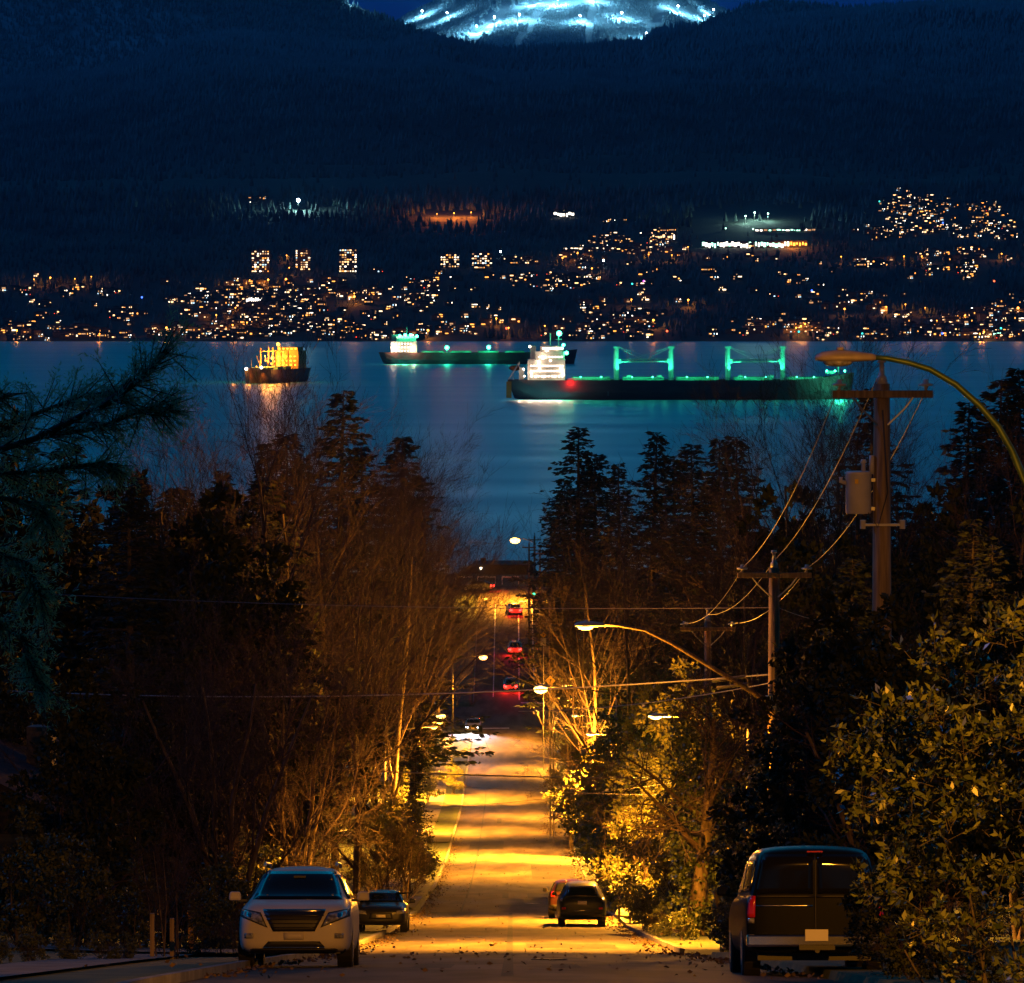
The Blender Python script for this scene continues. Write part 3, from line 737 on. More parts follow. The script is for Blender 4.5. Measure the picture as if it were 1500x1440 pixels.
# crane posts and jibs
for k_, (a, b) in enumerate([(903, 983), (1066, 1146)]):
    for q, px in enumerate((a, b)):
        X = sxp(px)
        pm = MB().tube([(X, -4, 10), (X, -4, 18), (X, -4, 29.5)], [1.55, 1.4, 1.15], 14).box((X, -4, 29.9), (3.6, 3.0, 1.2)).box((X+(1.4 if q == 0 else -1.4), -4, 22), (2.2, 2.4, 2.6))
        po = pm.build('crane_post', M['craneyel'], ship)
        MB().tube([(X-1.5, -5.8, 11), (X-1.5, -5.8, 28)], .16, 4).tube([(X-.7, -5.8, 11), (X-.7, -5.8, 28)], .16, 4).build('ladder', M['craneyel'], po)
        glow('SPOT', 'deck_light', (X+(-2 if q else 2), -12.5, 12.5), GC, 30000, .4, ship, (R(148), 0, R(0)), R(60))
        MB().ball((X+(7 if q == 0 else -7), -9, 13.2), 1.1, sx=1.5).build('deck_winch', M['craneyel'], ship, True)
    m = MB(); za = 21.6
    m.tube([(sxp(a)+2, -4, za), (sxp(b)-2, -4, za+.3)], .45, 6).tube([(sxp(a)+2, -3, za+1.4), (sxp(b)-2, -3, za+1.6)], .3, 6)
    for q in range(14):
        t_ = q/13; m.tube([(sxp(a)+2+(sxp(b)-sxp(a)-4)*t_, -4, za), (sxp(a)+2+(sxp(b)-sxp(a)-4)*min(1, t_+.07), -3, za+1.4)], .15, 4)
    m.build('crane_jib', M['craneyel'], ship)
    MB().tube([(sxp(a), -4, 30), (sxp(a)*.5+sxp(b)*.5, -4, 22.6), (sxp(b), -4, 30)], .09, 4).tube([(sxp(a)+1, -4, 30), (sxp(a)*.2+sxp(b)*.8, -4, 22.4)], .07, 4).tube([(sxp(b)-1, -4, 30), (sxp(b)*.2+sxp(a)*.8, -4, 22.4)], .07, 4).build('rigging', M['craneyel'], ship)
for q, px in enumerate((850, 880, 925, 955, 1005, 1035, 1090, 1120, 1165, 1190)):
    lamp_ball(ship, (sxp(px), -12.6, 13.0), .35, GS)
for px in (840, 858, 876, 894, 918, 936, 954, 972, 996, 1014, 1032, 1050, 1080, 1098, 1116, 1134, 1158, 1176, 1192): glow('POINT', 'deck_light', (sxp(px), -13.6, 13.6), GC, 700, .4, ship)
# superstructure stepped towards the stern
sup = MB()
sup.box((sxp(800), 0, 17.0), (sxp(828)-sxp(773), 24, 12)).box((sxp(805), 0, 25), (sxp(827)-sxp(784), 20, 5.5)).box((sxp(808), 0, 29.2), (sxp(826)-sxp(792), 22, 3))
so = sup.build('superstructure', M['shipwhite'], ship, bevel=.15)
MB().box((sxp(781), 0, 26), (sxp(786)-sxp(776), 7, 10), taper=.85).build('funnel', M['shipwhite'], ship, bevel=.3)
for lv, (z, a, b, n_) in enumerate([(13.4, 776, 826, 10), (16.4, 776, 826, 12), (19.4, 776, 826, 12), (24.5, 788, 825, 8), (29.4, 794, 825, 9)]):
    for q in range(n_):
        X = sxp(a)+(sxp(b)-sxp(a))*(q+.5)/n_
        yb = -12.06 if z < 23 else (-10.06 if z < 28 else -11.06)
        MB().box((X, yb, z), (.9 if z < 28 else 1.1, .12, .9)).build('window', WS2, so)
for z, yy, a, b in ((15, -12.9, 775, 828), (18, -12.9, 775, 828), (22.9, -12.5, 784, 828), (27.6, -11.9, 790, 829)):
    MB().box(((sxp(a)+sxp(b))/2, yy, z), (sxp(b)-sxp(a), 1.8, .18)).build('gallery_deck', M['shipwhite'], ship)
mast = MB().tube([(sxp(806), 0, 30.5), (sxp(806), 0, 38)], .4, 6).tube([(sxp(818), -3, 30.5), (sxp(818), -3, 38.8)], .3, 6).box((sxp(806), 0, 35), (.4, 6, .4)).box((sxp(818), -3, 34.5), (4, .3, .3))
mast.build('mast', M['shipwhite'], ship)
lamp_ball(ship, (sxp(819), -4, 38.0), 1.5, GS, GC, 1200)
lamp_ball(ship, (sxp(829.5), -10, 26.8), 1.1, GS, GC, 2600, (1.5, -1, 0)); lamp_ball(ship, (sxp(825), -11.6, 31.4), .9, GS)
for px, z, r_ in ((767, 17.5, 1.0), (778, 15, .9), (790, 17.8, 1.1), (795, 24.2, 1.5), (801, 28, 1.0), (789, 21.6, 1.2), (822, 18, 1.3), (824, 14.6, 1.4), (815, 29.5, .8), (776, 30.5, 1.1), (806, 22.5, 1.0), (768, 13.5, .8), (812, 13.2, .7), (785, 13.4, .8), (796, 13, .7)):
    lamp_ball(ship, (sxp(px), -13.4 if z < 22 else -11.8, z), r_*.6, WS, WCo, 140*r_, (0, -1.2, .3))
for px, z, w_ in ((772, 17, 420), (790, 20, 480), (800, 27, 350), (820, 17, 420), (781, 29, 250)):
    glow('POINT', 'deck_light', (sxp(px), -16, z), WCo, w_, .8, ship)
glow('POINT', 'red_hull_light', (sxp(835), -16.6, 9.5), (1, .03, .02), 1500, 1, ship)  # unseen red lamp added to tint the hull beside the superstructure
for px, w_, c_ in ((762, 16000, WCo), (776, 26000, WCo), (790, 30000, WCo), (804, 30000, WCo), (818, 24000, WCo), (831, 12000, GC), (1222, 26000, GC), (1234, 26000, GC)):
    glow('SPOT', 'water_fill_light', (sxp(px), -17.5, 10.5), c_, w_*.8, .5, ship, (R(-32), 0, 0), R(110), .8)  # added spots brighten the water in place of hull reflections
# free-fall lifeboat ramp at the stern
MB().tube([(sxp(745), -6, 11.5), (sxp(761), -6, 21.5)], .35, 5).tube([(sxp(745), 0, 11.5), (sxp(761), 0, 21.5)], .35, 5).tube([(sxp(761), -6, 11), (sxp(761), -6, 21.5)], .3, 5).tube([(sxp(752), -6, 11), (sxp(752), -6, 16)], .25, 5).build('lifeboat_ramp', M['shipwhite'], ship)
MB().ball((sxp(754), -3, 18.0), 1.6, sx=2.2).build('lifeboat', M['orangepaint'], ship, True)
MB().box((sxp(764), -5, 15.0), (3.0, 6, 7)).build('stern_house', M['shipwhite'], ship)
MB().prism([(-1.5, 1.0), (1.5, 1.0), (1.5, 10.4), (-1.5, 10.4)], 'y', -12, -11.6).build('rudder_panel', M['orangepaint'], ship).location = (sxp(745.5), -.7, 0)
for px in (1210, 1222, 1236): lamp_ball(ship, (sxp(px), -7, 16.4), .6, GS, GC, 1500, (0, -2, 1.5))
glow('POINT', 'anchor_light', (sxp(1228), -19, 8), GC, 7000, 1, ship)
MB().tube([(sxp(1228), 0, 12), (sxp(1228), 0, 21)], .3, 6).box((sxp(1215), 0, 15.5), (5, 6, 1.8)).build('foremast', M['craneyel'], ship)
m = MB()
for q in range(5): m.box((sxp(890), -15.05, 2.3+q*.55), (.7, .08, .22))
m.build('draught_marks', M['paint'], ship)

# ---- green lit freighter further out
d = 3850.0; s = d/F
f2 = empty('freighter', (at(700, 533, d).x, d, 0), 0, 'brown-hulled freighter in the distance with bright green deck lamps, partly hidden behind the bulk carrier', 'ship')
L = (845-555)*s
def sx2(px): return (px-700)*s
hull(L, 27, 10.0, 2.6, M['hullred'], f2)
m = MB()
for a, b in ((618, 650), (660, 690), (700, 730), (740, 768), (776, 800)): m = MB().box(((sx2(a)+sx2(b))/2, 0, 10.4), (sx2(b)-sx2(a), 18, 1.8)); m.build('hatch_cover', M['deck'], f2)
sup = MB().box((sx2(592), 0, 14), (sx2(611)-sx2(573), 22, 11)).box((sx2(595), 0, 21.5), (sx2(610)-sx2(581), 18, 5))
so = sup.build('superstructure', M['shipwhite'], f2)
MB().tube([(sx2(596), 0, 23), (sx2(596), 0, 32)], .35, 6).build('mast', M['shipwhite'], f2)
MB().box((sx2(578), 0, 22), (5, 6, 7)).build('funnel', M['shipwhite'], f2)
for z in (11.5, 14.5, 17.6):
    for q in range(7): MB().box((sx2(574)+(q+.5)*2.6, -11.07, z), (1.1, .12, .9)).build('window', WS2, so)
for px, z, r_ in ((586, 24.5, 1.4), (594, 25, 1.8), (602, 25, 1.8), (611, 24, 1.6)): lamp_ball(f2, (sx2(px), -10, z), r_*.8, GS, GC, 500, (0, -2, 1))
for px, z in ((655, 14.2), (716, 14.5)):
    MB().tube([(sx2(px), -12, 9), (sx2(px), -12, 14)], .3, 6).build('lamp_post', M['craneyel'], f2)
    lamp_ball(f2, (sx2(px), -12, z), 1.7, GS, GC, 5000, (0, -5, 1))
for px in (625, 685, 745, 775, 805): glow('POINT', 'deck_light', (sx2(px), -13, 12.5), GC, 1200, 1, f2)
lamp_ball(f2, (sx2(798), -12, 12.6), .9, GS)
lamp_ball(f2, (sx2(577), -11.5, 13), .7, WS, WCo, 7000, (0, -4, 1)); lamp_ball(f2, (sx2(606), -11.5, 12), .6, WS, WCo, 4000, (0, -4, 1))
for px, w_, c_ in ((580, 26000, GC), (594, 40000, GC), (608, 30000, GC), (655, 26000, GC), (716, 24000, GC)):
    glow('SPOT', 'water_fill_light', (sx2(px), -16, 9.5), c_, w_*.8, .5, f2, (R(-32), 0, 0), R(110), .8)  # spots added here too, lifting the glow on the water
MB().box((sx2(590), -12, 9.6), (sx2(800)-sx2(590), .3, .5)).build('side_rail', M['craneyel'], f2).location = (sx2(800)*.5-sx2(590)*.5, 0, 0)

# ---- amber lit ship seen nearly end on
d = 3050.0; s = d/F
f3 = empty('cargo_ship', (at(404, 560, d).x, d, 0), R(90+16), 'amber-lit cargo ship seen nearly end-on at the left of the bay', 'ship')
hull(104, 19, 9.2, 1.5, M['hullblack'], f3)
f3.rotation_euler = (0, 0, R(-90-17))       # bow towards the camera and a little to the left
sup = MB().box((-30, 0, 15), (16, 17, 13)).box((-29, 0, 22.5), (11, 15, 3))
so = sup.build('superstructure', M['yellowhouse'], f3)
for z in (11.5, 14.5, 17.5, 22.8):
    for q in range(5): MB().box((-21.9 if z < 22 else -23.4, -6+q*3, z), (.12, 1.4, .9)).build('window', OS, so)
for X in (18, 2, -12):
    for Y in (-4.5, 4.5):
        MB().tube([(X, Y, 8), (X, Y, 24 if X > 0 else 22)], .55, 8).build('cargo_mast', M['yellowhouse'], f3)
    MB().box((X, 0, 21.5), (.6, 11, .7)).build('cross_beam', M['yellowhouse'], f3)
    MB().tube([(X, -4.5, 10), (X+11, -3.5, 19)], .25, 5).build('derrick', M['yellowhouse'], f3)
MB().box((26, 0, 9.6), (10, 12, 2)).box((8, 0, 9.8), (12, 13, 2.4)).box((-8, 0, 9.8), (10, 13, 2.4)).build('hatch_cover', M['deck'], f3)
for X, Y, w_ in ((30, -12.5, 20000), (10, -12.5, 26000), (-10, -12.5, 26000), (-32, -12.5, 26000), (54, 0, 18000), (44, 9, 14000)):
    glow('SPOT', 'water_fill_light', (X, Y, 9), OC, w_, .5, f3, (0, 0, 0), R(120), .8)  # spots added for the amber glow on the water
MB().tube([(48, 0, 8), (48, 0, 17)], .3, 6).build('foremast', M['yellowhouse'], f3)
for (X, Y, z, r_, w_) in ((20, 5, 17.0, 2.0, 60000), (10, -2, 14.5, 1.1, 34000), (4, -6, 15, 1.1, 34000), (-16, -4.0, 25.8, 2.1, 90000), (14, 2, 13, 1.2, 24000), (-20, -8, 14, 1.0, 30000), (-21, -8.2, 10.8, 1.0, 26000), (-4, 4, 21, .8, 16000), (22, -6, 11, .8, 12000)):
    MB().ball((X, Y, z), r_*.62).build('deck_lamp', OS, f3, True)
    glow('POINT', 'deck_light', (X+4, Y-1, z+1.5), OC, w_*.4, .8, f3)
MB().ball((49, 7.5, 11), 1.0).build('bow_lamp', WS, f3, True)
MB().ball((50, -3, 10), 1.0).build('bow_lamp', WS, f3, True)
glow('POINT', 'bow_light', (60, 2, 7), OC, 6000, 1, f3); glow('POINT', 'bow_light', (40, -16, 7), OC, 3000, 1, f3); glow('POINT', 'bow_light', (20, 16, 8), OC, 3000, 1, f3)

# ================================================================ VEHICLES
def vehicle(name, loc, rz, label, cat, L, Wd, H, prof, paint, wheel_r=.36, wheelbase=None, group=None):
    """prof: stations (y, zbottom, zbelt, ztop, halfwidth, half roof width); front at +y"""
    root = empty(name, loc, rz, label, cat, group)
    pitch = (float(P(loc[1]+1.4))-float(P(loc[1]-1.4)))/2.8
    root.rotation_euler = (math.atan(pitch) * (1 if abs(rz) < 1 else -1), 0, rz)
    V = []
    for (y, zb, ze, zt, w, wr) in prof:
        zm = (zb+ze)/2
        cabin = zt > ze+.12
        half = [(0, zb), (w-.12, zb), (w-.02, zb+.08), (w, zm), (w-.015, ze-.06), (w-.06, ze)]
        if cabin: half += [(w-.10, ze+.05), (wr+.02, zt-.12), (wr-.08, zt-.015), (0, zt+.02)]
        else: half += [(w-.10, ze+.01), (w-.16, zt-.01), (w-.34, zt+.005), (0, zt+.025)]
        ring = half + [(-x, z) for x, z in reversed(half[1:-1])]
        V += [(x, y, z) for x, z in ring]
    n = len(V)//len(prof); k = len(prof)
    Fs = [(j*n+q, j*n+(q+1) % n, (j+1)*n+(q+1) % n, (j+1)*n+q) for j in range(k-1) for q in range(n)]
    hN = 10
    def cap(b, rev):
        out = []
        for q in range(hN-1):
            a, c = q, q+1; ra, rc = (n-q) % n, (n-q-1) % n
            f = [b+a, b+c, b+rc, b+ra]; f = list(dict.fromkeys(f))
            out.append(tuple(reversed(f)) if rev else tuple(f))
        return out
    Fs += cap(0, True) + cap((k-1)*n, False)
    me = bpy.data.meshes.new('body'); me.from_pydata(V, [], Fs)
    bm = bmesh.new(); bm.from_mesh(me); bmesh.ops.recalc_face_normals(bm, faces=bm.faces)
    bmesh.ops.subdivide_edges  # (kept simple: a subdivision modifier smooths the loft)
    bm.to_mesh(me); bm.free()
    for p_ in me.polygons: p_.use_smooth = True
    me.materials.append(paint)
    body = link('body', me, root); sm = body.modifiers.new('smooth', 'SUBSURF'); sm.levels = 2; sm.render_levels = 2
    bpy.context.view_layer.update()
    ev = body.evaluated_get(bpy.context.evaluated_depsgraph_get())
    mesh2 = ev.to_mesh(); bv = BVHTree.FromPolygons([v.co.copy() for v in mesh2.vertices], [tuple(p_.vertices) for p_ in mesh2.polygons]); ev.to_mesh_clear()
    wb = wheelbase or L*.57
    zw = wheel_r
    for sy in (1, -1):
        for sxn in (1, -1):
            X = sxn*(Wd/2-.13); Y = sy*wb/2
            tr = empty('wheel', (X, Y, zw)); tr.parent = root
            MB().prism([(wheel_r*math.cos(a*math.pi/14), wheel_r*math.sin(a*math.pi/14)) for a in range(28)], 'x', -.12, .12).build('tyre', M['tyre'], tr, bevel=.02)
            MB().prism([(wheel_r*.62*math.cos(a*math.pi/10), wheel_r*.62*math.sin(a*math.pi/10)) for a in range(20)], 'x', -.125, .125).build('rim', M['rim'], tr)
            MB().prism([((wheel_r+.06)*math.cos(a*math.pi/12), zw*0+(wheel_r+.06)*math.sin(a*math.pi/12)) for a in range(24)], 'x', -.10, .128).build('wheel_arch', M['black'], root).location = (X, Y, zw+.02)
    MB().box((0, 0, .30), (Wd-.4, L-.7, .16)).build('underbody', M['black'], root)
    def patch(name, mt, q, face='f', off=.006, nu=8, nv=5, parent=None):
        """q: four corners (a,z) lower-left, lower-right, upper-right, upper-left seen in the plane x,z (front/back) or y,z (sides)"""
        vs = []
        for j in range(nv+1):
            for i in range(nu+1):
                u, v = i/nu, j/nv
                a = (q[0][0]*(1-u)+q[1][0]*u)*(1-v)+(q[3][0]*(1-u)+q[2][0]*u)*v
                z = (q[0][1]*(1-u)+q[1][1]*u)*(1-v)+(q[3][1]*(1-u)+q[2][1]*u)*v
                if face == 'f': o_, d_ = Vector((a, 8, z)), Vector((0, -1, 0))
                elif face == 'b': o_, d_ = Vector((a, -8, z)), Vector((0, 1, 0))
                elif face == 'l': o_, d_ = Vector((-8, a, z)), Vector((1, 0, 0))
                else: o_, d_ = Vector((8, a, z)), Vector((-1, 0, 0))
                h = bv.ray_cast(o_, d_)
                p_ = (h[0]-d_*off) if h[0] is not None else o_+d_*7
                vs.append(p_)
        fs = [(j*(nu+1)+i, j*(nu+1)+i+1, (j+1)*(nu+1)+i+1, (j+1)*(nu+1)+i) for j in range(nv) for i in range(nu)]
        o = MB().poly(vs, fs).build(name, mt, parent or root, smooth=True)
        sd = o.modifiers.new('thick', 'SOLIDIFY'); sd.thickness = .02; sd.offset = 0
        return o
    for sxn in (1, -1):
        zm_ = prof[len(prof)//2][2]
        mo = MB().box((sxn*(Wd/2+.13), L*.13, zm_+.11), (.21, .12, .15), taper=.85).build('mirror', paint, root, bevel=.035)
        MB().box((sxn*(Wd/2+.0), L*.13, zm_+.04), (.14, .05, .04)).build('mirror_stalk', M['black'], mo)
        MB().box((sxn*(Wd/2+.13), L*.13-.064, zm_+.11), (.16, .008, .11)).build('mirror_glass', M['glass'], mo)
    return root, patch
# SUV profile, front at +y
SUV = [(2.36, .38, .70, .74, .62, .5), (2.30, .26, .76, .90, .84, .5), (2.05, .22, .88, 1.00, .92, .6), (1.5, .22, .98, 1.08, .94, .7), (1.02, .22, 1.02, 1.13, .94, .7), (.62, .22, 1.04, 1.36, .94, .66),
       (.15, .22, 1.05, 1.62, .94, .62), (-.5, .22, 1.06, 1.67, .94, .63), (-1.2, .22, 1.07, 1.66, .94, .62), (-1.85, .24, 1.08, 1.60, .93, .59), (-2.15, .28, 1.05, 1.42, .90, .56), (-2.33, .34, .95, 1.10, .84, .55), (-2.37, .44, .72, .80, .76, .5)]
HATCH = [(1.95, .36, .62, .66, .6, .5), (1.88, .24, .72, .80, .80, .5), (1.5, .2, .86, .95, .86, .6), (1.0, .2, .92, 1.02, .88, .7), (.6, .2, .96, 1.22, .88, .66), (.1, .2, .98, 1.48, .88, .62), (-.6, .2, 1.0, 1.53, .88, .62),
         (-1.3, .2, 1.0, 1.50, .88, .60), (-1.75, .24, .98, 1.38, .86, .57), (-1.93, .3, .92, 1.08, .82, .52), (-1.97, .4, .7, .8, .74, .5)]
SEDAN = [(2.22, .34, .58, .62, .6, .5), (2.15, .24, .66, .74, .80, .5), (1.8, .2, .78, .86, .86, .6), (1.1, .2, .85, .93, .88, .7), (.75, .2, .88, 1.05, .88, .66), (.1, .2, .9, 1.36, .88, .60), (-.6, .2, .91, 1.40, .88, .60),
         (-1.15, .2, .91, 1.28, .88, .60), (-1.6, .22, .92, 1.02, .87, .62), (-2.05, .26, .88, .97, .84, .6), (-2.25, .34, .74, .84, .74, .5)]
VAN = [(2.75, .42, .80, .84, .75, .6), (2.65, .32, .88, 1.0, .95, .6), (2.2, .3, 1.0, 1.12, 1.0, .7), (1.5, .3, 1.08, 1.16, 1.0, .8), (1.1, .3, 1.1, 1.35, 1.0, .8), (.6, .3, 1.1, 1.78, 1.0, .78), (-.5, .3, 1.1, 1.84, 1.0, .80),
       (-1.8, .3, 1.1, 1.84, 1.0, .80), (-2.50, .32, 1.1, 1.80, .99, .79), (-2.66, .34, 1.08, 1.70, .97, .775), (-2.72, .36, 1.06, 1.62, .955, .76)]
def plane_z(x, y): return float(P(y))+.03+.05*(1-min(4.3, abs(x))/4.3) if abs(x) < 4.3 else G(x, y)+.03

# white SUV facing the camera
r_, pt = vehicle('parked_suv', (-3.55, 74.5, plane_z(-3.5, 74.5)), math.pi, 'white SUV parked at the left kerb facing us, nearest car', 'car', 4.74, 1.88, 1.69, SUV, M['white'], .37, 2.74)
def gquad(pt):
    pt('windscreen', M['glass'], [(-.74, 1.10), (.74, 1.10), (.58, 1.57), (-.58, 1.57)], 'f', .010, 14, 8)
gquad(pt)
pt('grille', M['black'], [(-.34, .58), (.34, .58), (.50, .90), (-.50, .90)], 'f', .014, 12, 6)
pt('grille_chrome', M['chrome'], [(-.50, .905), (.50, .905), (.51, .935), (-.51, .935)], 'f', .02, 12, 2)
for q in range(4): pt('grille_bar', M['darkcar'], [(-.36-.04*q, .635+.065*q), (.36+.04*q, .635+.065*q), (.36+.04*q, .65+.065*q), (-.36-.04*q, .65+.065*q)], 'f', .024, 8, 1)
for sgn in (-1, 1):
    a = pt('headlight', M['lampglass'], [(sgn*.46, .66), (sgn*.86, .84), (sgn*.87, .93), (sgn*.56, .86)], 'f', .014, 8, 4)
    pt('headlight_surround', M['black'], [(sgn*.43, .64), (sgn*.89, .82), (sgn*.89, .95), (sgn*.55, .88)], 'f', .007, 8, 4)
    pt('projector_lens', M['chrome'], [(sgn*.70, .79), (sgn*.78, .82), (sgn*.78, .89), (sgn*.70, .87)], 'f', .03, 3, 3)
    pt('fog_lamp', M['lampglass'], [(sgn*.66, .47), (sgn*.80, .47), (sgn*.80, .55), (sgn*.66, .55)], 'f', .014, 4, 3)
pt('lower_intake', M['black'], [(-.50, .33), (.50, .33), (.42, .42), (-.42, .42)], 'f', .012, 10, 3)
pt('bumper_skirt', M['black'], [(-.80, .235), (.80, .235), (.84, .30), (-.84, .30)], 'f', .012, 10, 3)
pt('skid_plate', M['chrome'], [(-.50, .315), (.50, .315), (.50, .33), (-.50, .33)], 'f', .02, 8, 1)
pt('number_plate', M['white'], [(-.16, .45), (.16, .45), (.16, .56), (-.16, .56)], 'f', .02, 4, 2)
for f_ in 'lr':
    pt('side_window', M['glass'], [(-1.7, 1.14), (.62, 1.12), (.05, 1.52), (-1.45, 1.52)], f_, .008, 12, 5)
for sgn in (-1, 1): MB().tube([(sgn*.60, .2, 1.66), (sgn*.60, 0, 1.72), (sgn*.60, -1.5, 1.72), (sgn*.60, -1.7, 1.66)], .022, 6).build('roof_rail', M['steel'], r_)
MB().box((0, 1.0, 1.47), (.2, .04, .06)).build('rear_view_mirror', M['black'], r_).location = (0, -.55, 0)

# dark SUV seen from behind on the right
def rear_bits(pt, w=.9, z=1.0, top=1.5, lens=M['redlens'], s_=1.0):
    pt('rear_window', M['glass'], [(-.64*s_, z+.10), (.64*s_, z+.10), (.52*s_, top), (-.52*s_, top)], 'b', .010, 10, 6)
    pt('number_plate', M['plate'], [(-.17, z-.20), (.17, z-.20), (.17, z-.06), (-.17, z-.06)], 'b', .016, 3, 2)
    pt('rear_bumper', M['black'], [(-.76*s_, .32), (.76*s_, .32), (.80*s_, .50), (-.80*s_, .50)], 'b', .010, 10, 3)
    pt('bumper_trim', M['chrome'], [(-.32, .56), (.32, .56), (.32, .58), (-.32, .58)], 'b', .018, 6, 1)
r2_, pt2 = vehicle('parked_suv', (2.66, 170.2, plane_z(2.7, 170)), 0, 'dark SUV seen from behind, nearer of the two cars parked on the right', 'car', 4.3, 1.8, 1.62, SUV, M['navy'], .36, 2.6)
rear_bits(pt2)
for sgn in (-1, 1):
    pt2('tail_light', M['redlens'], [(sgn*.62, .62), (sgn*.78, .62), (sgn*.78, .70), (sgn*.62, .70)], 'b', .014, 3, 2)
    pt2('rear_lamp', M['lampglass'], [(sgn*.74, .93), (sgn*.85, .93), (sgn*.83, 1.05), (sgn*.73, 1.05)], 'b', .014, 3, 2)
for f_ in 'lr': pt2('side_window', M['glass'], [(-1.7, 1.14), (.62, 1.12), (.05, 1.52), (-1.45, 1.52)], f_, .008, 12, 5)
for sgn in (-1, 1): MB().tube([(sgn*.60, .2, 1.66), (sgn*.60, 0, 1.71), (sgn*.60, -1.5, 1.71), (sgn*.60, -1.7, 1.66)], .02, 6).build('roof_rail', M['steel'], r2_)
r3_, pt3 = vehicle('parked_hatchback', (2.35, 181.5, plane_z(2.3, 181)), 0, 'maroon hatchback mostly hidden behind the dark SUV on the right', 'car', 3.9, 1.74, 1.53, HATCH, M['redcar'], .32, 2.5)
rear_bits(pt3, z=.93, top=1.38)
for sgn in (-1, 1): pt3('tail_light', M['redlens'], [(sgn*.62, .80), (sgn*.80, .80), (sgn*.76, 1.02), (sgn*.66, 1.02)], 'b', .014, 3, 3)
for f_ in 'lr': pt3('side_window', M['glass'], [(-1.5, 1.06), (.55, 1.04), (.0, 1.38), (-1.3, 1.38)], f_, .008, 12, 5)

# black sedan facing us behind the white SUV
def front_bits(pt, head=M['lampglass'], z=.0):
    pt('windscreen', M['glass'], [(-.70, .97), (.70, .97), (.56, 1.32), (-.56, 1.32)], 'f', .010, 10, 6)
    pt('grille', M['black'], [(-.40, .42), (.40, .42), (.36, .62), (-.36, .62)], 'f', .012, 8, 4)
    pt('number_plate', M['plate'], [(-.16, .46), (.16, .46), (.16, .56), (-.16, .56)], 'f', .02, 3, 2)
    for sgn in (-1, 1): pt('headlight', head, [(sgn*.48, .56), (sgn*.78, .60), (sgn*.76, .72), (sgn*.52, .68)], 'f', .014, 5, 3)
    for f_ in 'lr': pt('side_window', M['glass'], [(-1.25, .99), (.85, .96), (.25, 1.28), (-.95, 1.28)], f_, .008, 12, 5)
r4_, pt4 = vehicle('parked_sedan', (-4.4, 151, plane_z(-4.3, 151)), math.pi, 'black sedan parked on the left facing us, just behind the white SUV', 'car', 4.5, 1.78, 1.4, SEDAN, M['darkcar'], .32)
front_bits(pt4)

# slate van-like SUV at the right, seen from behind
vx = 4.27
r5_, pt5 = vehicle('parked_van', (vx, 65.0, plane_z(4.2, 65)), 0, 'slate grey van seen from behind at the right edge, with split rear doors', 'van', 5.5, 2.0, 1.84, VAN, M['van'], .39, 3.3)
for sgn in (-1, 1):
    pt5('rear_window', M['glass'], [(sgn*.03, 1.15), (sgn*.84, 1.15), (sgn*.72, 1.70), (sgn*.03, 1.70)], 'b', .012, 10, 7)
    pt5('window_seal', M['black'], [(sgn*.015, 1.10), (sgn*.88, 1.10), (sgn*.89, 1.13), (sgn*.015, 1.13)], 'b', .016, 8, 1)
    pt5('tail_light', M['redlens'], [(sgn*.85, .82), (sgn*.96, .82), (sgn*.93, 1.12), (sgn*.84, 1.12)], 'b', .016, 3, 6)
    pt5('reverse_lamp', M['lampglass'], [(sgn*.86, .74), (sgn*.95, .74), (sgn*.95, .81), (sgn*.86, .81)], 'b', .016, 3, 2)
pt5('door_seam', M['black'], [(-.012, .58), (.012, .58), (.012, 1.72), (-.012, 1.72)], 'b', .014, 1, 12)
pt5('door_trim', M['chrome'], [(-.84, .975), (-.04, .975), (-.04, .995), (-.84, .995)], 'b', .018, 8, 1)
MB().box((0, -2.80, .50), (1.96, .22, .17)).build('rear_bumper', M['chrome'], r5_, bevel=.03)
MB().box((0, -2.925, .575), (.32, .02, .16)).build('number_plate', M['plate'], r5_)
MB().box((0, -2.93, .40), (.5, .10, .06)).tube([(0, -2.8, .36), (0, -3.05, .36)], .035, 8).build('tow_hitch', M['black'], r5_)
for f_ in 'lr':
    pt5('side_window', M['glass'], [(-2.4, 1.2), (-.9, 1.2), (-.9, 1.62), (-2.35, 1.62)], f_, .008, 10, 5)
    pt5('door_window', M['glass'], [(-.75, 1.2), (.85, 1.18), (.35, 1.62), (-.75, 1.62)], f_, .008, 10, 5)
MB().box((0, -2.66, 1.74), (.22, .03, .02)).build('brake_lamp', M['redlens'], r5_)

# moving cars of the night traffic, standing still here
def moving(loc, rz, lab, front):
    r_, p_ = vehicle('sedan', loc, rz, lab, 'car', 4.5, 1.78, 1.4, SEDAN, M['greycar'], .32)
    front_bits(p_, M['head_on'] if front else M['lampglass'])
    p_('rear_window', M['glass'], [(-.6, .99), (.6, .99), (.5, 1.30), (-.5, 1.30)], 'b', .010, 8, 5)
    for sgn in (-1, 1): p_('tail_light', M['tail_on'] if not front else M['redlens'], [(sgn*.44, .58), (sgn*.80, .60), (sgn*.78, .82), (sgn*.46, .80)], 'b', .016, 4, 3)
    if front:
        for sgn in (-1, 1): glow('SPOT', 'headlight_beam', (sgn*.6, 2.5, .68), (.62, .72, 1), 9000, .08, r_, (R(86), 0, 0), R(70), .6)
    else:
        for sgn in (-1, 1): glow('POINT', 'tail_light_glow', (sgn*.65, -2.6, .65), (1, .02, .01), 260, .06, r_)
    return r_
moving((-.15, 511, plane_z(0, 511)), 0, 'car with red tail lights lowest on the far rise, driving away', False)
moving((.35, 535, plane_z(0, 535)), 0, 'car with red tail lights halfway up the far rise, driving away', False)
moving((.25, 562, plane_z(0, 562)), R(6), 'car with red tail lights near the top of the far rise', False)
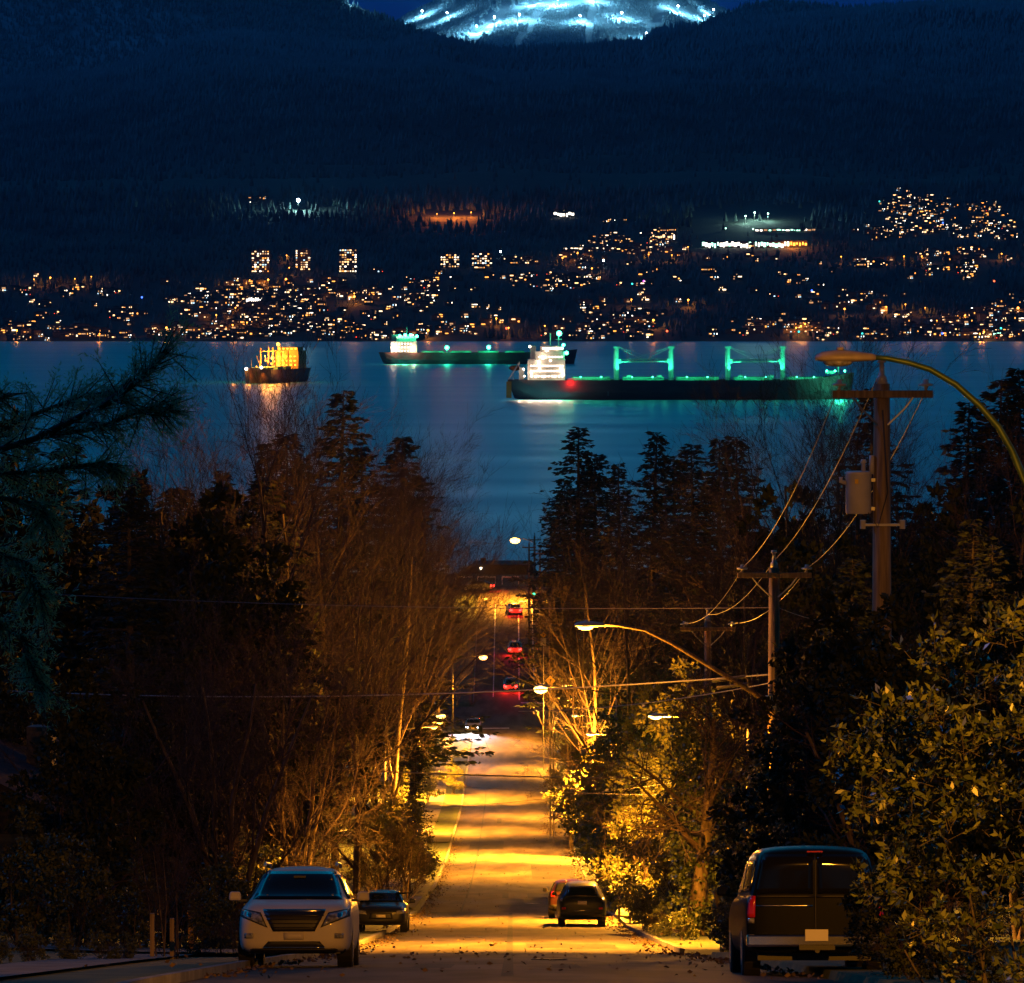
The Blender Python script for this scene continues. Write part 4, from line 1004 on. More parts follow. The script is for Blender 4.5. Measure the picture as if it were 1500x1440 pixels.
moving((-4.6, 584, G(-5, 584)+.06), R(72), 'car with red tail lights turning left at the top junction', False)
moving((-4.2, 478, plane_z(-3.6, 478)), math.pi, 'car with blue-white headlights coming towards us in the dip', True)
def leafquads(Cn, Dn, size, rng, wid=.42, fold=True):
    """rhombic leaves: base, side, tip, side"""
    n = len(Cn); Dn = Dn/np.linalg.norm(Dn, axis=1)[:, None]; a = rng.normal(0, 1, (n, 3)); u = np.cross(Dn, a); u /= np.linalg.norm(u, axis=1)[:, None]+1e-9
    s = (size*rng.uniform(.6, 1.25, n))[:, None]; w = np.cross(Dn, u)*s*.10
    V = np.stack([Cn, Cn+Dn*s*.5+u*s*wid*.5+w, Cn+Dn*s, Cn+Dn*s*.5-u*s*wid*.5+w], 1).reshape(-1, 3)
    Fs = np.arange(n*4).reshape(-1, 4)
    return V, Fs
# ================================================================ UTILITY POLES, LAMPS, WIRES
def upole(x, y, ztop, zarm, armw, lab, r=.17, brace=True, grp=None, two=False):
    zb = G(x, y)-.4
    root = empty('utility_pole', (x, y, zb), 0, lab, 'utility pole', grp)
    h = ztop-zb
    MB().tube([(0, 0, 0), (0, 0, h*.5), (0, 0, h)], [r*1.25, r*1.08, r*.86], 14).build('pole', M['wood'], root, True)
    for q, za in enumerate([zarm-zb] + ([zarm-zb-1.3] if two else [])):
        MB().box((0, -.2, za), (armw, .12, .15)).build('crossarm', M['wood'], root, bevel=.01)
        if brace:
            for s_ in (-1, 1): MB().tube([(s_*armw*.30, -.28, za-.06), (s_*armw*.22, -.28, za-.28), (s_*.10, -.26, za-.62)], .022, 5).build('brace', M['steel'], root)
        for X in (-armw/2+.14, armw/2-.14):
            MB().tube([(X, -.2, za+.07), (X, -.2, za+.16), (X, -.2, za+.17), (X, -.2, za+.21), (X, -.2, za+.22), (X, -.2, za+.30)], [.03, .03, .15, .15, .06, .05], 10).build('insulator', M['porcelain'], root, True)
    MB().tube([(0, 0, h-.02), (0, 0, h+.10), (0, 0, h+.11), (0, 0, h+.16), (0, 0, h+.17), (0, 0, h+.42), (0, 0, h+.43), (0, 0, h+.50)], [.12, .10, .10, .09, .06, .045, .09, .08], 10).build('top_insulator', M['porcelain'], root, True)
    return root, zb
p1, z1 = upole(7.5, 90, at(0, 562, 90).z, at(0, 577, 90).z, 2.03, 'nearest tall wooden utility pole at the right, with a grey transformer can', .19)
# transformer
tx = at(1257, 750, 90).x-7.5; zt = at(0, 752, 90).z-z1
MB().tube([(tx, -.1, zt), (tx, -.1, zt+.02), (tx, -.1, zt+.80), (tx, -.1, zt+.84), (tx, -.1, zt+.86)], [.24, .26, .26, .28, .2], 20).build('transformer', M['lampgrey'], p1, True)
for zz in (.1, .68): MB().box((tx*.5, -.05, zt+zz), (abs(tx), .10, .07)).build('bracket', M['steel'], p1)
MB().tube([(tx+.10, -.1, zt+.85), (tx+.10, -.1, zt+1.02), (tx+.10, -.1, zt+1.03), (tx+.10, -.1, zt+1.1)], [.05, .04, .07, .05], 8).tube([(tx+.27, -.1, zt+.8), (tx+.27, -.1, zt+1.18)], .055, 8).tube([(tx-.26, -.1, zt+.62), (tx-.36, -.1, zt+.66), (tx-.36, -.1, zt+.74)], .045, 8).build('bushing', M['porcelain'], p1, True)
MB().box((tx+.02-.08, -.37, zt+.66), (.07, .02, .09)).build('inspection_label', M['sign'], p1)
for zz, w_ in ((at(0, 768, 90).z-z1, .75),):
    MB().box((0, -.22, zz), (.86, .06, .05)).tube([(-.40, -.22, zz-.08), (-.40, -.22, zz+.1)], .06, 8).tube([(.40, -.22, zz-.08), (.40, -.22, zz+.1)], .06, 8).build('cable_clamp', M['porcelain'], p1)
MB().tube([(-.5, -.25, at(0, 750, 90).z-z1+.3), (-.1, -.3, at(0, 735, 90).z-z1-.5), (.1, -.3, at(0, 720, 90).z-z1), (0, -.25, at(0, 600, 90).z-z1)], .012, 5).build('drop_cable', M['wire'], p1)
p2, z2 = upole(7.5, 127, at(0, 832, 127).z, at(0, 842, 127).z, 2.12, 'middle wooden utility pole at the right, carrying the long lit lamp arm', .17)
p3, z3 = upole(7.5, 170, at(0, 910, 170).z, at(0, 921, 170).z, 2.1, 'third wooden utility pole, half hidden among the lit bushes right of the lamp arm', .15)
UP = [(7.5, 90), (7.5, 127), (7.5, 170)]
# cobra head lamps
def lamp_head(root, p, dirx, lit, scale=1.0, watt=0, diry=0, name='lamp_head', aim=None, lens=1.0, side=.18):
    """p: arm end; the head continues by .75 m along (dirx, diry)"""
    s = scale; a = math.atan2(diry, dirx)
    prof = [(-.05, .05, .05), (0, .08, .07), (.12, .12, .085), (.3, .16, .11), (.5, .165, .115), (.66, .13, .09), (.74, .07, .05), (.76, .01, .01)]
    V = []; n = 12
    for t_, w, h in prof:
        for q in range(n):
            b = 2*math.pi*q/n; zz = math.sin(b)*h*(1 if math.sin(b) > 0 else .45)
            V.append((t_*s, math.cos(b)*w*s, zz*s))
    Fs = [(j*n+q, j*n+(q+1) % n, (j+1)*n+(q+1) % n, (j+1)*n+q) for j in range(len(prof)-1) for q in range(n)]
    Fs += [tuple(range(n)), tuple((len(prof)-1)*n+q for q in reversed(range(n)))]
    hd = MB().poly(V, Fs).tube([(.42*s, 0, .11*s), (.42*s, 0, .15*s)], .05*s, 8).build(name, M['lampgrey'] if lit else M['palehead'], root, True)
    hd.location = p; hd.rotation_euler = (0, 0, a)
    ln = MB().ball((.45*s, 0, -.05*s*(1 + (lens-1)*2)), .15*s*lens, sx=1.35, sz=(.85 if lens > 1.2 else .5) if lit else .4).build('lens', M['lamp_on'] if lit else M['lampglass'], hd, True)
    if lit:
        q_ = (p[0]+math.cos(a)*.45*s, p[1]+math.sin(a)*.45*s, p[2]-.05*s*(1+(lens-1)*2)-.15*s*lens*.9-.26)
        if aim: glow('SPOT', 'lamp_light', q_, SOD, watt, .14, root, aim, R(45), .5)
        else:
            glow('SPOT', 'lamp_light', q_, SOD, watt, .16, root, (0, 0, 0), R(142), .6)
            glow('POINT', 'lamp_side_light', q_, SOD, watt*side, .16, root)
    return hd
def street_lamp(base, head, lab, watt, scale=1.0, mt=None, lit=True, arm_z=None, grp=None, pole_r=.09, ztop=None, aim=None, lens=1.0, side=.18):
    """free-standing pole with a long arm"""
    bx, by = base; zb = G(bx, by)-.2
    root = empty('street_lamp', (bx, by, zb), 0, lab, 'street lamp', grp)
    hx, hz = head[0]-bx, head[2]-zb
    dx = 1 if hx > 0 else -1
    top = (arm_z-zb) if arm_z else hz-.5
    MB().tube([(0, 0, 0), (0, 0, top)], [pole_r*1.25, pole_r], 12).build('pole', mt or M['darksteel'], root, True)
    ax = hx-dx*.75*scale
    pts = [(0, 0, top-.1)] + [(ax*(1-math.cos(t_*math.pi/2))*1.0 if False else ax*t_, 0, top+(hz-top)*math.sin(t_*math.pi/2)) for t_ in (.08, .2, .35, .5, .7, .85, 1.0)]
    MB().tube(pts, [.05]*4+[.042]*4, 8).build('arm', mt or M['darksteel'], root, True)
    lamp_head(root, (ax, 0, hz), dx, lit, scale, watt, aim=aim, lens=lens, side=side)
    return root
M['greenarm'] = mat('olive_metal', (.035, .075, .035), .45, (.06, .11, .05), 4, metal=.3)
M['palehead'] = mat('pinkish_lamp_housing', (.22, .19, .20), .5, (.30, .26, .27), 5)  # darker, pinker grey than the other lamp housings
# near unlit lamp, its curved arm coming in from the right
rootL = empty('street_lamp', (8.0, 61, G(8, 61)-.2), 0, 'unlit grey street lamp head close by at the upper right on a curved metal arm', 'street lamp')
zb = G(8, 61)-.2
cpts = [(1274, 523), (1300, 525), (1330, 531), (1362, 541), (1400, 563), (1435, 594), (1462, 625), (1482, 660), (1500, 700), (1524, 760), (1545, 850)]
pts = [(at(a, b, 61).x-8.0, 0, at(a, b, 61).z-zb) for a, b in cpts]
MB().tube(pts, [.035, .038, .04, .042, .045, .048, .05, .052, .056, .07, .08], 10).build('arm', M['greenarm'], rootL, True)
MB().tube([(0, 0, 0), (pts[-1][0]*.5, 0, pts[-1][2]*.6), pts[-1]], [.14, .11, .08], 12).build('pole', M['greenarm'], rootL, True)
lamp_head(rootL, (pts[0][0]+.03, 0, pts[0][2]-.02), -1, False, 1.04)
# lit cobra head on the long wooden arm of pole 2
hd = at(871, 916, 126.6); arm = [at(1122, 1030, 126.7), at(1040, 976, 126.7), at(985, 943, 126.7), at(945, 923, 126.6), at(905, 916, 126.6), at(882, 916, 126.6)]
rl = empty('street_lamp', (7.5, 127, z2), 0, 'glowing amber lamp on a long slanting arm fixed to the middle utility pole', 'street lamp')
loc = [tuple(q-Vector((7.5, 127, z2))) for q in arm]
loc[0] = (-.12, -.25, loc[0][2])
MB().tube(loc, [.075, .065, .055, .05, .042, .04], 10).build('arm', M['wood'], rl, True)
MB().box((-.1, -.2, loc[0][2]), (.3, .2, .4)).build('wall_bracket', M['steel'], rl)
lamp_head(rl, loc[-1], -1, True, 1.05, 85000, name='lamp_housing', lens=1.05, side=.03)
for q, (a, b, c, dd) in enumerate([(1043, 998, 1092, 991), (1050, 1008, 1095, 1002)]):
    A = at(a, b, 126.8); B = at(c, dd, 126.8)
    tag(MB().tube([A, B], .05, 8).build('cable_sleeve', M['barewire']), 'pale cable sleeve beside the lamp arm, %s one' % ('upper', 'lower')[q], 'cable sleeve')
# the other lit lamps down the street
def lamp2(px, py, d, bx, lab, watt, sc=1.25):
    h = at(px, py, d)
    return street_lamp((bx, d), (h.x, d, h.z), lab, watt, sc, lens=2.0 if sc > 1.4 else 1.7, side=.02)
lamp2(783, 1006, 270, 6.4, 'lit amber street lamp right of the white headlights, in front of the yellow sign', 85000)
lamp2(652, 1047, 392, -8.2, 'lit amber street lamp left of the white headlights, above the lit hedge', 100000)
lamp2(713, 961, 462, -6.2, 'smaller lit amber street lamp left of the red tail lights', 60000)
lamp2(749, 789, 572, 2.9, 'brightest distant amber street lamp standing against the water at the end of the street', 90000, 1.6)
# lamps added unseen behind the trees, plus one out of view for near cars
street_lamp((9.4, 176), (5.4, 176, G(9.4, 176)+8.0), 'unseen street lamp added inside the lit trees at the right', 90000, side=.42)
street_lamp((8.4, 296), (4.9, 296, G(8.4, 296)+8.2), 'unseen street lamp added beyond the drooping lit branches', 160000, side=.3)
street_lamp((-8.6, 300), (-5.0, 300, G(-8.6, 300)+8.6), 'unseen street lamp added behind the left conical shrub', 70000, side=.05)
_a = Vector((-7.0, 40, -16.5)).to_track_quat('-Z', 'Y').to_euler()
street_lamp((-8.8, 338), (-5.2, 338, G(-8.8, 338)+8.2), 'added street lamp hidden by the hedge at the left', 80000, side=.02)
street_lamp((8.2, 364), (4.8, 364, G(8.2, 364)+8.2), 'added street lamp hidden by the trees at the right, nearer one', 75000, side=.1)
street_lamp((8.2, 430), (4.8, 430, G(8.2, 430)+8.2), 'added street lamp hidden by the trees at the right, farther one', 85000, side=.1)
street_lamp((9.2, 32), (7.2, 32, G(9.2, 32)+9.2), 'added street lamp out of view at the right, aimed at the near cars', 24000, aim=tuple(_a))  # lamp set out of view, beam narrowed to suit near cars and laurel

def wire(name, pts, sag, rad, mt, lab, n=14, grp=None):
    pts = [Vector(p_) for p_ in pts]; out = []
    for a, b in zip(pts, pts[1:]):
        for q in range(n):
            t_ = q/n; v = a.lerp(b, t_); v.z -= sag*4*t_*(1-t_); out.append(v)
    out.append(pts[-1])
    return tag(MB().tube(out, rad, 6).build(name, mt), lab, 'wire', grp)
# line wires pole to pole
def tip(px, py, d): return at(px, py, d)
wire('power_line', [at(1228, 566, 90)-Vector((0, .2, 0)), at(1088, 830, 127)-Vector((0, .2, 0)), at(1001, 912, 170)], .5, .012, M['wire'], 'left power line sloping down between the right-hand utility poles')
wire('power_line', [at(1291, 540, 90), at(1135, 820, 127), at(1036, 900, 170)], .45, .012, M['wire'], 'power line from pole top to pole top at the right')
wire('power_line', [at(1358, 566, 90)-Vector((0, .2, 0)), at(1184, 830, 127)-Vector((0, .2, 0)), at(1070, 912, 170)], .5, .012, M['wire'], 'right power line sloping down between the right-hand utility poles')
# left wooden pole that the street-crossing wires come from
lp, lz = upole(-18.9, 150, at(0, 868, 150).z+.5, at(0, 868, 150).z+.2, 1.6, 'dark wooden utility pole hidden in the trees at the left', .15)
UP.append((-18.9, 150))
wire('cable', [at(-66, 862, 150), at(1132, 890, 127)], .25, .011, M['wire'], 'thin cable crossing high over the street below the water')
wire('cable', [at(1140, 890, 127.1), at(1230, 912, 150)], .1, .010, M['wire'], 'short dim cable leaving the middle utility pole to the right')
wire('cable', [at(-66, 1008, 150), at(1130, 988, 127)], .45, .022, M['barewire'], 'brightly lit cable crossing the street just above the headlights')
wire('cable', [at(760, 1042, 160), at(1130, 1000, 127)], .2, .016, M['barewire'], 'short lit cable running up to the middle utility pole')
wire('cable', [at(-66, 1085, 150), at(1036, 1140, 170)], .35, .03, M['barewire'], 'thick pale cable crossing over the lit road')
wire('cable', [at(560, 1142, 200), at(1035, 1166, 170)], .15, .012, M['wire'], 'upper dark thin cable over the lit road')
wire('cable', [at(560, 1190, 210), at(1035, 1140, 170)], .15, .010, M['wire'], 'lower dark thin cable over the lit road')

# distant poles at the end of the street, right of the brightest lamp
for k_, (px, py, d, arms, r_) in enumerate([(775, 797, 541, 1, .12), (783, 786, 556, 2, .14), (791, 806, 566, 1, .12), (806, 880, 470, 0, .17)]):
    x = (px-750)*d/F; zt = at(0, py, d).z
    lab = ['slim pale pole at the end of the street beside the brightest lamp', 'tallest of the far poles, with two crossarms against the cedar', 'rightmost of the cluster of far poles with a crossarm', 'plain wooden pole right of the far traffic signal'][k_]
    if arms: upole(x, d, zt, zt-.4, 1.7, lab, r_, False, two=(arms == 2))
    else:
        zb_ = G(x, d)-.3; rr_ = empty('wooden_pole', (x, d, zb_), 0, lab, 'pole'); MB().tube([(0, 0, 0), (0, 0, zt-zb_)], [.2, .15], 10).build('pole', M['wood'], rr_, True)
        MB().tube([(0, 0, zt-zb_-.2), (1.1, 0, zt-zb_)], .03, 6).build('arm', M['steel'], rr_)
# far traffic signal with green light
def post_sign(name, px, ytop, d, lab, parts, cat):
    x = (px-750)*d/F; zb_ = G(x, d)-.2; rr_ = empty(name, (x, d, zb_), 0, lab, cat); zt = at(0, ytop, d).z-zb_
    MB().tube([(0, 0, 0), (0, 0, zt)], .045, 8).build('post', M['steel'], rr_)
    for kind, w, h, z in parts:
        z = at(0, z, d).z-zb_
        if kind == 'diamond':
            MB().prism([(0, -w*.7), (w*.7, 0), (0, w*.7), (-w*.7, 0)], 'y', -.08, -.06).build('sign_plate', M['sign'], rr_).location = (0, 0, z)
            MB().box((0, -.09, z), (w*.12, .012, w*.45)).box((w*.1, -.09, z+w*.12), (w*.28, .012, w*.10)).build('sign_symbol', M['black'], rr_)
        elif kind == 'white': MB().box((0, -.07, z), (w, .02, h)).build('sign_plate', M['signwhite'], rr_)
        elif kind == 'yellow': MB().box((0, -.07, z), (w, .02, h)).build('sign_plate', M['sign'], rr_)
        elif kind == 'green':
            MB().box((0, -.1, z), (.42, .25, h)).build('signal_box', M['black'], rr_)
            MB().ball((0, -.26, z-h*.3), .17, sy=.4).build('green_lens', M['greensig'], rr_, True)
    return rr_
post_sign('traffic_signal', 782, 858, 552, 'far traffic signal showing green beside the poles', [('green', .9, 1.2, 866)], 'traffic signal')
post_sign('warning_sign', 787, 868, 535, 'small yellow sign below the far green signal', [('diamond', .8, .8, 876)], 'road sign')
post_sign('warning_sign', 796, 925, 430, 'yellow diamond over a white plate, upper road sign right of the traffic', [('diamond', .45, .5, 930), ('white', .55, .75, 940)], 'road sign')
post_sign('warning_sign', 806, 990, 330, 'yellow diamond sign with a yellow tab, lower road sign beside the lit lamp', [('diamond', .55, .5, 997), ('yellow', .34, .42, 1006)], 'road sign')
post_sign('parking_sign', 811, 1030, 330, 'small pale sign on a thin post by the right verge', [('white', .22, .35, 1034)], 'road sign')
# guard rails across the top junction
for a, b, lab in ((667, 692, 'leftmost'), (699, 726, 'middle'), (735, 760, 'rightmost and brightest')):
    d = 595; A = (a-750)*d/F; B = (b-750)*d/F; zb_ = G(0, d)+.0; root = empty('guard_rail', ((A+B)/2, d, zb_), 0, '%s white barrier rail along the top junction' % lab, 'barrier', 'barrier rails at the top junction'); w = B-A
    MB().box((0, 0, 1.0), (w, .12, .22)).build('rail', M['signwhite'], root)
    for q in (-1, 1): MB().box((q*w/2*.96, .08, .5), (.12, .12, 1.0)).build('post', M['signwhite'], root)
# dark house below the junction, only its roof in view
xr = at(738, 824, 632).x
hb = empty('house', (xr-.3, 632, G(0, 632)-1), 0, 'dark house with a broad flat-ridged roof beyond the top junction', 'house')
zr = at(0, 824, 632).z-(G(0, 632)-1)
MB().box((0, 0, zr/2-.9), (10.5, 8, zr-1.4)).build('wall', M['siding'], hb)
MB().prism([(-7.2, zr-2.3), (5.5, zr-2.3), (4.2, zr), (-3.6, zr)], 'y', -5, 5).build('roof', M['roofdark'], hb)
MB().box((-2.6, -1, zr+.1), (.8, .8, 1.2)).build('chimney', M['siding'], hb)
MB().ball((-2.9, -5.2, zr-.5), .18).build('lamp', M['porch'], hb, True)
# other dark houses among the trees
def house(x, y, w, dp, h, rh, lab, rz=0, win=()):
    zb_ = G(x, y)-.5; r_ = empty('house', (x, y, zb_), rz, lab, 'house')
    MB().box((0, 0, h/2), (w, dp, h)).build('wall', M['siding'], r_)
    MB().prism([(-w/2-.5, h-.1), (w/2+.5, h-.1), (0, h+rh)], 'y', -dp/2-.5, dp/2+.5).build('roof', M['roofdark'], r_)
    MB().box((w*.22, 0, h+rh*.8), (.7, .7, 1.4)).build('chimney', M['siding'], r_)
    for X, Z in win:
        f = MB().box((X, -dp/2-.04, Z), (1.3, .1, 1.2)).build('window', M['glass'], r_)
        MB().box((X, -dp/2-.05, Z-.66), (1.5, .16, .1)).build('sill', M['signwhite'], f)
house(-17.5, 185, 11, 10, 5.6, 2.6, 'dark house with a dim gabled roof among the left trees', .2, ((-3, 1.6), (0, 1.6), (3, 4.2)))
house(-15.5, 128, 9, 8, 4.0, 2.2, 'dark low house behind the shrubs at the far left', -.15, ((-2, 1.7), (2, 1.7)))
house(17, 240, 12, 10, 5.5, 2.6, 'dark house hidden behind the right-hand trees', .1, ((-3, 1.6), (2, 4.2)))
# front-left: stakes and bins of the verge
_V = []; _F = []; _r = np.random.RandomState(8)
_n = 4500; _y = _r.uniform(60, 330, _n); _sd = _r.choice([-1, 1], _n); _x = _sd*(RW-np.abs(_r.normal(0, .35, _n))-.05)
_x = np.where(_r.uniform(0, 1, _n) < .25, _r.uniform(-6.5, 6.5, _n), _x); _z = P(_y)+np.where(np.abs(_x) > RW, .2, .045+.05*(1-np.abs(_x)/RW))
_V, _F = leafquads(np.stack([_x, _y, _z], 1), np.stack([_r.normal(0, 1, _n), _r.normal(0, 1, _n), _r.normal(.1, .25, _n)], 1), np.full(_n, .10), _r, .6)
tag(link('fallen_leaves', np_mesh('fallen_leaves', _V, _F, mat('dead_leaf', (.05, .03, .015), .9, (.16, .10, .04), island=True))), 'scattered fallen leaves along the kerbs of the road', 'leaves', kind='stuff')
for k_, (px, yt, yb, d) in enumerate([(223, 1338, 1413, 78), (252, 1345, 1410, 79)]):
    x = (px-750)*d/F; zb_ = at(0, yb, d).z; rr_ = MB().box((0, 0, 0), (.075, .075, (yb-yt)*d/F+.3)).build('wooden_stake', M['wood'])
    rr_.location = (x, d, at(0, yt, d).z-((yb-yt)*d/F+.3)/2)
    tag(rr_, '%s pale wooden stake supporting a young tree at the lower left' % ('left', 'right')[k_], 'stake')
rr_ = MB().box((0, 0, .4), (.12, .12, .9)).box((0, 0, .88), (.16, .16, .06)).build('marker_post', M['sign']); rr_.location = ((280-750)*96/F, 96, G(-7, 96)); tag(rr_, 'small yellow marker post by the left driveway', 'post')
rr_ = MB().box((0, 0, .6), (.10, .10, 1.5)).box((0, 0, 1.37), (.14, .14, .05)).build('fence_post', M['darkbark']); rr_.location = ((907-750)*176/F, 176, G(4.3, 176)); tag(rr_, 'dark fence post right of the dark SUV', 'post')
rk = MB().ball((0, 0, 0), .55, 9, 6, sz=.45).ball((.5, .1, -.03), .3, 8, 5, sz=.5).build('pale_rock', M['concrete']); rk.location = ((912-750)*177/F+.25, 178.5, G(4.6, 178)+.1); tag(rk, 'pale rocks on the verge right of the dark SUV', 'rock')
# ================================================================ TREES
def seg_mesh(name, Sg, mt, n=3):
    """Sg rows: p0 xyz, p1 xyz, r0, r1"""
    Sg = np.array(Sg, float); p0, p1 = Sg[:, :3], Sg[:, 3:6]; dd = p1-p0; dd /= np.linalg.norm(dd, axis=1)[:, None]+1e-9
    ref = np.where(np.abs(dd[:, 2:3]) > .9, [[1, 0, 0]], [[0, 0, 1]]); u = np.cross(dd, ref); u /= np.linalg.norm(u, axis=1)[:, None]; w = np.cross(dd, u)
    V = []
    for P_, r in ((p0, Sg[:, 6]), (p1, Sg[:, 7])):
        for q in range(n):
            a = 2*math.pi*q/n; V.append(P_+(u*math.cos(a)+w*math.sin(a))*r[:, None])
    V = np.stack(V, 1).reshape(-1, 3); b = np.arange(len(Sg))*2*n
    Fs = np.stack([np.stack([b+q, b+(q+1) % n, b+n+(q+1) % n, b+n+q], 1) for q in range(n)], 1).reshape(-1, 4)
    return np_mesh(name, V, Fs, mt)
def grow(seed, H, spread=.5, levels=4, trunks=1, droop=0.0, r0=None, clear=.2, kids=(9, 8, 7, 6), up=.15, wob=.10):
    """returns trunk segments, crown segments, twig tips"""
    r = np.random.RandomState(seed); T = []; Cw = []; tips = []
    r0 = r0 or H*.016
    def branch(p, d, L, rad, lev):
        n = 7 if lev == 0 else 5 if lev < levels else 3
        pts = [p]; d = d.copy()
        for i in range(n):
            d = d + r.normal(0, wob, 3)*(1 if lev else .5) + np.array([0, 0, up if lev < 2 else (up*.4-droop)])*(.5 if lev else .2)
            d /= np.linalg.norm(d); q = pts[-1]+d*L/n; pts.append(q)
            a0 = rad*(1-i/n*.75); a1 = rad*(1-(i+1)/n*.75)
            (T if lev == 0 else Cw).append((*pts[-2], *q, max(a0, .006), max(a1, .005)))
        if lev >= levels: tips.append((pts[-1], d)); tips.append((pts[-2], d)); return
        k = kids[min(lev, len(kids)-1)]
        for j in range(k):
            t = (clear+(1-clear)*(j+r.uniform(0, .8))/k) if lev == 0 else r.uniform(.25, 1)
            t = min(t, .999); f = t*n; i = int(f); q = pts[i]*(1-(f-i))+pts[i+1]*(f-i)
            ax = r.normal(0, 1, 3); dv = pts[i+1]-pts[i]; dv /= np.linalg.norm(dv); ax -= dv*ax.dot(dv); ax /= np.linalg.norm(ax)+1e-9
            sp = spread*r.uniform(.7, 1.35); nd = dv*math.cos(sp)+ax*math.sin(sp)
            if lev == 0: nd[2] = abs(nd[2])*.8+.12; nd /= np.linalg.norm(nd)
            LL = L*(.62 if lev == 0 else .55)*r.uniform(.6, 1.05)*((1.15-t*.6) if lev == 0 else 1)
            branch(q, nd, LL, max(rad*(1-t*.7)*.5, .006), lev+1)
    for k in range(trunks):
        d = np.array([r.normal(0, .18)*(trunks > 1), r.normal(0, .12)*(trunks > 1), 1.0]); d /= np.linalg.norm(d)
        branch(np.array([r.normal(0, .15)*(trunks > 1), r.normal(0, .1)*(trunks > 1), -.3]), d, H*(.8 if trunks > 1 else .86), r0, 0)
    return T, Cw, tips
def leaf_cloud(name, seed, blobs, n, size, mt, wid=.5, down=0.0):
    """blobs: (cx,cy,cz,rx,ry,rz); leaves bunched on many small clumps near each blob's surface"""
    rng = np.random.RandomState(seed); Cs = []; Ds = []; tot = sum(b[3]*b[5]+.01 for b in blobs)
    for b in blobs:
        m_ = int(n*(b[3]*b[5]+.01)/tot); k = max(6, m_//28)
        dv = rng.normal(0, 1, (k, 3)); dv /= np.linalg.norm(dv, axis=1)[:, None]; rr = rng.uniform(.55, 1.08, k)[:, None]
        cc = dv*rr*np.array(b[3:6])+np.array(b[:3]); pick = rng.randint(0, k, m_)
        cr_ = min(b[3], b[4], b[5])*.17
        off = rng.normal(0, 1, (m_, 3))*cr_*np.array([1, 1, .8]); Cs.append(cc[pick]+off); dd = dv[pick]*.7+rng.normal(0, .8, (m_, 3)); dd[:, 2] -= down; Ds.append(dd)
    Cn = np.concatenate(Cs); Dn = np.concatenate(Ds)
    V, Fs = leafquads(Cn, Dn, np.full(len(Cn), size), rng, wid)
    return np_mesh(name, V, Fs, mt)
def conifer_meshes(seed, H, Rb, n_br=150, clump=.55, mt=None, gap=.1, per=16, drp=.25, narrow=1.0):
    r = np.random.RandomState(seed); Sg = []; Cs = []; Ds = []
    for i in range(n_br):
        t = gap+(1-gap)*(i+r.uniform(0, 1))/n_br; z = t*H
        L = Rb*((1-t)**narrow*.95+.05)*r.uniform(.55, 1.15)*(1+.2*math.sin(seed+t*19)); a = r.uniform(0, 6.28)
        base = np.array([0, 0, z]); d = np.array([math.cos(a), math.sin(a), .1]); pts = [base]
        for q in range(4):
            d2 = d+np.array([0, 0, .10-drp*(q+1)/3.0 if q < 3 else -.02]); d2 /= np.linalg.norm(d2); pts.append(pts[-1]+d2*L/4)
        for q in range(4): Sg.append((*pts[q], *pts[q+1], .035*(1-q/5), .035*(1-(q+1)/5)))
        m_ = max(5, int(per*L/Rb+3)); tt = r.uniform(.15, 1.02, m_)*4; ii = np.minimum(tt.astype(int), 3); P_ = np.array(pts); fr = (tt-ii)[:, None]
        Q = P_[ii]*(1-fr)+P_[ii+1]*fr; side = np.cross(d, [0, 0, 1.0]); sg = r.choice([-1, 1], m_)[:, None]
        Cs.append(Q+side*sg*.05); Ds.append(side*sg*r.uniform(.3, 1, (m_, 1))+d*r.uniform(.3, 1, (m_, 1))+np.array([0, 0, 1])*r.normal(-.28, .25, (m_, 1)))
    Cn = np.concatenate(Cs); Dn = np.concatenate(Ds)
    V, Fs = leafquads(Cn, Dn, np.full(len(Cn), clump), r, .45)
    top = [(0, 0, -.5, 0, 0, H*.5, H*.014, H*.009), (0, 0, H*.5, 0, 0, H, H*.009, .02)]
    return seg_mesh('trunk', top, M['darkbark'], 8), seg_mesh('branches', Sg, M['darkbark'], 3), np_mesh('crown', V, Fs, mt or M['needle'])
def place(root_or, loc, rz, s, lab, cat='tree', grp=None, sz=None):
    root_or.location = loc; root_or.rotation_euler = (random.Random(lab+str(round(loc[0], 2))).uniform(-.035, .035), random.Random(str(round(loc[0], 2))+lab).uniform(-.035, .035), rz); root_or.scale = (s, s, sz or s); return tag(root_or, lab, cat, grp)
def proto_tree(name, meshes):
    r_ = empty(name)
    for nm, me in meshes: link(nm, me, r_)
    return r_
used = {}
def inst(key, *a, **k):
    pr = PROTO[key]
    o = pr if key not in used else copy_tree(pr)
    used[key] = 1
    return place(o, *a, **k)
PROTO = {}
for q in range(5):
    T, Cw, tips = grow(20+q, 22, .50, 4, 1, .0, .22, .16, (15, 8, 6, 4))
    PROTO['bare%d' % q] = proto_tree('bare_tree', [('trunk', seg_mesh('trunk', T, M['bark'], 8)), ('crown', seg_mesh('crown', Cw, M['twig'], 3))])
for q in range(2):
    T, Cw, tips = grow(40+q, 13, .60, 4, 4, .0, .15, .12, (8, 7, 6, 4), wob=.14)
    PROTO['multi%d' % q] = proto_tree('bare_tree', [('trunk', seg_mesh('trunk', T, M['bark'], 8)), ('crown', seg_mesh('crown', Cw, M['twig'], 3))])
for q in range(2):
    T, Cw, tips = grow(50+q, 4.4, .62, 3, 3, .0, .05, .12, (7, 7, 6), wob=.14)
    PROTO['small%d' % q] = proto_tree('small_bare_tree', [('trunk', seg_mesh('trunk', T, M['bark'], 6)), ('crown', seg_mesh('crown', Cw, M['twig'], 3))])
